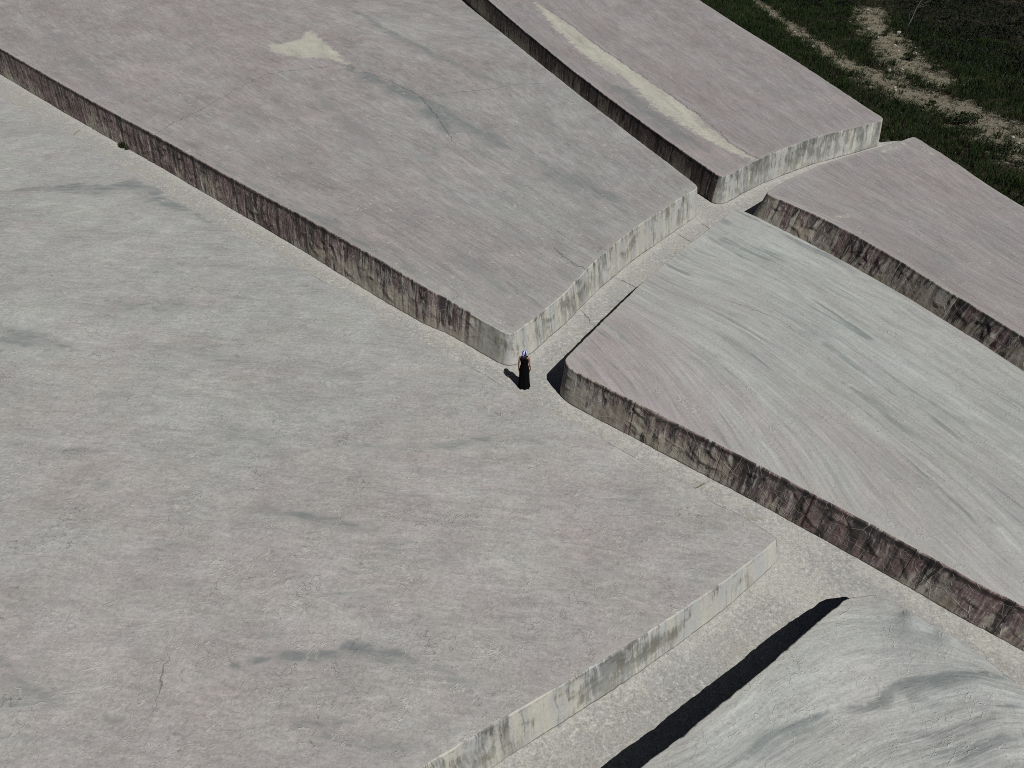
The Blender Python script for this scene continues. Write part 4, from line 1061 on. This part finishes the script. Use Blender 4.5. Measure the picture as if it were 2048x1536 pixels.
# a weed rooted at the foot of the pinkish block
wx, wy = WEED
root = tag(empty("weed", (wx, wy, 0)), "small green weed at the foot of the dark stained wall", "weed")
V, F = leaf_cloud(np.array([(wx, wy, .14), (wx + .3, wy - .25, .12), (wx - .25, wy + .1, .1), (wx + .05, wy - .1, .24)]), [.22, .16, .14, .13], 4200, 0.05, .8)
o = mesh_obj("foliage", V, F, bush_mat, root, smooth=False); add_float(o, "tint", np.repeat(np.clip(rng.normal(.5, .3, len(F)), 0, 1), 4))
V, F = join([tube([(wx, wy, -.02), (wx + dx, wy + dy, h)], [.008, .003], 5) for dx, dy, h in ((.1, -.05, .3), (-.12, .04, .26), (.28, -.22, .25), (.02, .12, .32))])
mesh_obj("stem", V, F, bark, root)

# ------------------------------------------------------------------ the person
PX, PY = PERSON
YAW = R(-14)
def place(V):
    V = np.asarray(V, float); c, s = math.cos(YAW), math.sin(YAW)
    V = V * 0.96
    return np.column_stack([V[:, 0] * c - V[:, 1] * s + PX, V[:, 0] * s + V[:, 1] * c + PY, V[:, 2]])

def ellipsoid(c, r, seg=18, rings=12):
    V = []; F = []
    V.append((c[0], c[1], c[2] + r[2]))
    for i in range(1, rings):
        a = math.pi * i / rings
        for k in range(seg):
            b = 2 * math.pi * k / seg
            V.append((c[0] + r[0] * math.sin(a) * math.cos(b), c[1] + r[1] * math.sin(a) * math.sin(b), c[2] + r[2] * math.cos(a)))
    V.append((c[0], c[1], c[2] - r[2])); n = len(V) - 1
    for k in range(seg):
        F.append((0, 1 + k, 1 + (k + 1) % seg)); F.append((n, 1 + (rings - 2) * seg + (k + 1) % seg, 1 + (rings - 2) * seg + k))
    for i in range(rings - 2):
        for k in range(seg):
            a0 = 1 + i * seg
            F.append((a0 + k, a0 + seg + k, a0 + seg + (k + 1) % seg, a0 + (k + 1) % seg))
    return V, F
def limb(pts, rad, seg=14):
    out = [tube(pts, rad, seg)]
    for p, r in zip(pts, rad): out.append(ellipsoid(p, (r, r, r), 14, 10))
    return out

parts = []
parts += [ellipsoid((0, 0, .93), (.160, .112, .13)), ellipsoid((0, .0, 1.08), (.122, .092, .16)), ellipsoid((0, .005, 1.235), (.142, .100, .15)),
          ellipsoid((-.065, .07, 1.24), (.06, .05, .06)), ellipsoid((.065, .07, 1.24), (.06, .05, .06))]
parts += limb([(-.155, -.005, 1.345), (0, -.01, 1.375), (.155, -.005, 1.345)], [.044, .055, .044])
parts += limb([(0, -.012, 1.36), (0, .008, 1.455)], [.056, .048])
hc = np.array((0.0, .022, 1.548))
parts += [ellipsoid(hc + (0, -.008, .018), (.074, .092, .094)), ellipsoid(hc + (0, .022, -.04), (.058, .066, .075)),
          ellipsoid(hc + (0, .058, -.095), (.024, .022, .02)), ellipsoid(hc + (0, .098, -.028), (.012, .016, .014))]
parts += limb([hc + (0, .086, .012), hc + (0, .104, -.024)], [.008, .0105], 10)
parts += limb([hc + (-.022, .084, -.062), hc + (.022, .084, -.062)], [.009, .009], 10)
for sx in (-1, 1):
    parts.append(ellipsoid(hc + (sx * .076, -.004, -.015), (.009, .018, .03), 12, 8))
    parts.append(ellipsoid(hc + (sx * .03, .078, .02), (.022, .012, .008), 12, 8))       # brow
def hand(w, d_in, curl):
    """w wrist, d_in +1/-1 = towards the body along x, curl 0..1; five separate fingers"""
    o = []
    k = np.array([w[0] + d_in * .006, w[1] + .012, w[2] - .088])
    for t in (-.026, -.009, .009, .026):
        o += limb([np.array(w) + (0, t * .6, -.008), k + (0, t, 0)], [.013, .0115], 8)
    for t, L in ((.030, .070), (.010, .078), (-.010, .072), (-.029, .056)):
        a = k + (0, t, 0); b = a + (d_in * .35 * L * curl, .002, -L * .45 * (1 - .2 * curl)); c = b + (d_in * .38 * L * curl * 1.2, .004, -L * .33 * (1 - .55 * curl)); e = c + (d_in * .28 * L * (curl + .1), .003, -L * .24 * (1 - 1.1 * curl))
        o += limb([a, b, c, e], [.0088, .0080, .0074, .0064], 8)
    a = np.array(w) + (d_in * .006, .026, -.030); b = a + (d_in * .012, .024, -.026); c = b + (d_in * .012, .012, -.026)
    o += limb([a, b, c], [.0125, .0100, .0080], 8)
    return o
WR = {}
for sx, el, wr in ((-1, (-.200, -.045, 1.075), (-.212, -.005, .845)), (1, (.194, -.03, 1.08), (.218, .06, .865))):
    sh = (sx * .168, -.004, 1.345)
    up = tuple((np.array(sh) * .55 + np.array(el) * .45)); fo = tuple(np.array(el) * .7 + np.array(wr) * .3)
    parts += limb([sh, up, el, fo, wr], [.042, .036, .030, .031, .021])
    parts += hand(wr, -sx, .35 if sx < 0 else .75); WR[sx] = np.array(wr)
for sx, kn, an in ((-1, (-.09, .05, .49), (-.095, .04, .085)), (1, (.088, .0, .49), (.10, -.07, .085))):
    hp = (sx * .082, 0, .89); th = tuple(np.array(hp) * .6 + np.array(kn) * .4); cf = tuple(np.array(kn) * .68 + np.array(an) * .32 + np.array((0, -.014, 0)))
    parts += limb([hp, th, kn, cf, an], [.092, .078, .054, .052, .034])
    parts += limb([np.array(an) + (0, -.035, -.05), np.array(an) + (0, .05, -.055), np.array(an) + (sx * .008, .125, -.066)], [.033, .032, .025])
    for t, L in ((-.028, .028), (-.012, .034), (.003, .031), (.017, .026), (.030, .02)):
        parts += limb([np.array(an) + (sx * .008 - sx * t * -1, .125, -.07), np.array(an) + (sx * .010 + sx * t, .145 + L, -.075)], [.012, .0095], 8)
V, F = join(parts)
skin = NT("skin"); sf = skin.noise(skin.obj(), 14, 4)
skin_mat = skin.done(skin.mix(sf, (0.20, 0.088, 0.068), (0.27, 0.125, 0.095)), rough=0.55)
root = tag(empty("person", (PX, PY, 0)), "person in long black sleeveless dress and blue-white headscarf, walking away down the lane", "person")
tmp = mesh_obj("tmp_body", place(V), F)
rm = tmp.modifiers.new("r", 'REMESH'); rm.mode = 'VOXEL'; rm.voxel_size = 0.0055; rm.use_smooth_shade = True
sm = tmp.modifiers.new("s", 'SMOOTH'); sm.factor = 0.5; sm.iterations = 3
dg = bpy.context.evaluated_depsgraph_get(); dg.update()
me = bpy.data.meshes.new_from_object(tmp.evaluated_get(dg))
bpy.data.objects.remove(tmp, do_unlink=True)
me.name = "body"; me.materials.clear(); me.materials.append(skin_mat)
me.polygons.foreach_set("use_smooth", np.ones(len(me.polygons), dtype=bool))
body = bpy.data.objects.new("body", me); COL.objects.link(body); body.parent = root; me.transform(Matrix.Translation(-root.location))

black = NT("black_cloth"); bf = black.noise(black.obj(), 60, 3)
black_mat = black.done(black.scale((0.003, 0.003, 0.0033), black.math('MULTIPLY_ADD', bf, .8, .6)), rough=0.95)
black.b.inputs["Specular IOR Level"].default_value = 0.05
# dress: rings from the bust to the ground, folds growing towards the hem
levels = [(1.385, .135, .085), (1.345, .146, .100), (1.285, .148, .108), (1.24, .150, .120), (1.17, .138, .108), (1.09, .130, .100), (1.02, .142, .110), (.93, .170, .125), (.80, .182, .138),
          (.65, .182, .150), (.5, .184, .160), (.35, .188, .172), (.2, .196, .185), (.08, .208, .200), (.022, .214, .208)]
zs = np.linspace(1.385, .022, 50); seg = 96
lz = np.array([l[0] for l in levels])[::-1]
rx = np.interp(zs, lz, np.array([l[1] for l in levels])[::-1]); ry = np.interp(zs, lz, np.array([l[2] for l in levels])[::-1])
th = np.linspace(0, 2 * np.pi, seg, endpoint=False)
V = []
for z_, a, b in zip(zs, rx, ry):
    f = np.clip((1.0 - z_) / 0.95, 0, 1)
    fold = 1 + 0.085 * f * np.sin(9 * th + 1.1 * np.sin(2 * th) + 2 * z_) + 0.04 * f * np.sin(17 * th + 1.7) - 0.10 * f ** 2 * np.exp(-((th - 1.5 * np.pi) / .35) ** 2) - 0.07 * f ** 2 * np.exp(-((th - .5 * np.pi) / .3) ** 2)
    zz_ = np.full(seg, z_)
    if z_ > 1.15:                                            # scooped lower at the back, arm openings at the sides
        zz_ = z_ - np.clip((z_ - 1.15) / .235, 0, 1) * (0.05 * np.exp(-((th - 1.5 * np.pi) / .55) ** 2) + 0.075 * (np.cos(th) ** 8))
    else: zz_ = zz_ + 0.018 * f ** 4 * np.sin(5 * th)
    V.append(np.column_stack([a * fold * np.cos(th), b * fold * np.sin(th), np.maximum(zz_, .015)]))
nr = len(zs); V = np.vstack(V); I = np.arange(nr * seg).reshape(nr, seg)
Fq = np.stack([I[:-1], I[1:], np.roll(I, -1, 1)[1:], np.roll(I, -1, 1)[:-1]], -1).reshape(-1, 4)
dress = mesh_obj("dress", place(V), Fq, black_mat, root)
so = dress.modifiers.new("thick", 'SOLIDIFY'); so.thickness = 0.005; so.offset = 0
for sx in (-1, 1):                                             # straps meeting between the shoulder blades
    pts_ = [(sx * .085, .105, 1.27), (sx * .098, .075, 1.36), (sx * .092, .012, 1.437), (sx * .07, -.06, 1.385), (sx * .035, -.098, 1.27), (sx * .02, -.118, 1.195)]
    V = []; F = []
    for i, p in enumerate(pts_):
        for wv in (-.021, .021): V.append((p[0] + wv, p[1], p[2])); 
    V2 = [(v[0], v[1] + (.006 if v[1] > 0 else -.006), v[2] + .004) for v in V]
    n_ = len(V); V = V + V2
    for i in range(len(pts_) - 1):
        a = 2 * i
        F += [(a, a + 1, a + 3, a + 2), (n_ + a, n_ + a + 2, n_ + a + 3, n_ + a + 1), (a, a + 2, n_ + a + 2, n_ + a), (a + 1, n_ + a + 1, n_ + a + 3, a + 3)]
    F += [(0, n_, n_ + 1, 1), (n_ - 2, n_ - 1, 2 * n_ - 1, 2 * n_ - 2)]
    mesh_obj("strap", place(V), F, black_mat, root, smooth=False)
# headscarf: striped cloth tied over the crown, knot and tails at the nape
sc = NT("striped_scarf")
at_ = sc.attr("stripe"); wv = sc.step(sc.math('ABSOLUTE', sc.math('SUBTRACT', sc.math('FRACT', at_), .5)), .29, .33)
sc_mat = sc.done(sc.mix(wv, (0.006, 0.016, 0.36), (0.62, 0.66, 0.72)), rough=0.8)
V, F, st = [], [], []
rows, cols = 14, 48
for i in range(rows):
    for k in range(cols):
        b = 2 * math.pi * k / cols
        amax = 1.50 - 0.28 * math.sin(b) + (0.22 if math.sin(b) < -.5 else 0)
        a = amax * i / (rows - 1) + .02
        w_ = 1.09 + .02 * math.sin(b * 7 + i * .6)
        V.append((hc[0] + .078 * w_ * math.sin(a) * math.cos(b), hc[1] - .008 + .096 * w_ * math.sin(a) * math.sin(b), hc[2] + .018 + .099 * w_ * math.cos(a)))
        st.append(b / (2 * math.pi) * 4 + .12 * i / rows)
for i in range(rows - 1):
    for k in range(cols): F.append((i * cols + k, (i + 1) * cols + k, (i + 1) * cols + (k + 1) % cols, i * cols + (k + 1) % cols))
F.append(tuple(range(cols)))
scarf = mesh_obj("headscarf", place(V), F, sc_mat, root); add_float(scarf, "stripe", st)
scarf.modifiers.new("thick", 'SOLIDIFY').thickness = 0.004
kv, kf = join([ellipsoid(hc + (-.035, -.112, -.035), (.03, .018, .02)), tube([hc + (-.04, -.115, -.04), hc + (-.07, -.135, -.085), hc + (-.075, -.125, -.135)], [.014, .016, .006], 8),
               tube([hc + (-.03, -.115, -.04), hc + (-.02, -.14, -.09), hc + (-.03, -.13, -.12)], [.013, .015, .006], 8)])
knot = mesh_obj("scarf_knot", place(kv), kf, sc_mat, scarf); knot.data.transform(Matrix.Translation(-root.location)); add_float(knot, "stripe", np.linspace(0, 4, len(kv)))
hair = NT("dark_hair"); hair_mat = hair.done(hair.scale((0.016, 0.011, 0.009), hair.math('MULTIPLY_ADD', hair.noise(hair.obj(), 40, 3), 1.2, .4)), rough=0.5)
hp_ = [ellipsoid(hc + (0, -.05, -.03), (.078, .062, .09)), ellipsoid(hc + (-.01, -.085, -.12), (.062, .04, .085))]
for k in range(26):
    u = (k / 25 - .5) * 2; x0 = u * .07
    hp_.append(tube([hc + (x0, -.07 - .03 * (1 - u * u), -.05), hc + (x0 * 1.1 + .006 * math.sin(k * 3), -.115 - .01 * math.cos(k * 5), -.14), hc + (x0 * .9 + .01 * math.sin(k * 2.3), -.118 - .012 * math.sin(k), -.235 - .03 * math.cos(k * 1.7))], [.014, .012, .003], 6))
kv, kf = join(hp_); mesh_obj("hair", place(kv), kf, hair_mat, root)
eye_mat = plain("eye_white", (0.7, 0.68, 0.65), 0.3, .02); iris_mat = plain("iris", (0.05, 0.03, 0.02), 0.3, .05)
for sx in (-1, 1):
    kv, kf = ellipsoid(hc + (sx * .030, .080, -.002), (.012, .009, .007), 12, 8); e = mesh_obj("eye", place(kv), kf, eye_mat, root)
    kv, kf = ellipsoid(hc + (sx * .030, .0873, -.002), (.0052, .003, .0052), 10, 6); ir = mesh_obj("iris", place(kv), kf, iris_mat, e); ir.data.transform(Matrix.Translation(-root.location))
kv, kf = ellipsoid(hc + (0, .094, -.062), (.021, .006, .007), 12, 8); mesh_obj("lips", place(kv), kf, plain("lip", (0.32, 0.10, 0.09), .5), root)
for sx, an in ((-1, (-.095, .04)), (1, (.10, -.07))):
    out = [(-.036, -.07), (-.04, .0), (-.044, .1), (-.036, .19), (0, .205), (.036, .185), (.044, .1), (.036, 0), (.034, -.07), (0, -.085)]
    n_ = len(out); V = [(an[0] + a, an[1] + b, .002) for a, b in out] + [(an[0] + a, an[1] + b, .016) for a, b in out]
    F = [tuple(range(n_))[::-1], tuple(range(n_, 2 * n_))] + [(i, (i + 1) % n_, n_ + (i + 1) % n_, n_ + i) for i in range(n_)]
    kv, kf = join([(V, F), tube([(an[0] - .04, an[1] + .09, .012), (an[0], an[1] + .085, .062), (an[0] + .04, an[1] + .09, .012)], [.006, .008, .006], 6)])
    mesh_obj("sandal", place(kv), kf, plain("sandal_leather", (0.12, 0.075, 0.05), .7), root, smooth=False)
# the small dark thing in the right hand
w = WR[1]; c = w + (-.030, .02, -.125)
bmx = bmesh.new(); bmesh.ops.create_cube(bmx, size=1.0)
bmesh.ops.scale(bmx, vec=(.010, .068, .125), verts=bmx.verts); bmesh.ops.bevel(bmx, geom=list(bmx.edges), offset=.0035, segments=2, affect='EDGES')
V = place([tuple(np.array(v.co) + c) for v in bmx.verts]); F = [tuple(v.index for v in f.verts) for f in bmx.faces]; bmx.free()
phone = mesh_obj("phone", V, F, plain("black_plastic", (0.008, 0.008, 0.009), .35), smooth=False)
tag(phone, "small flat black phone held in the person's right hand", "phone")
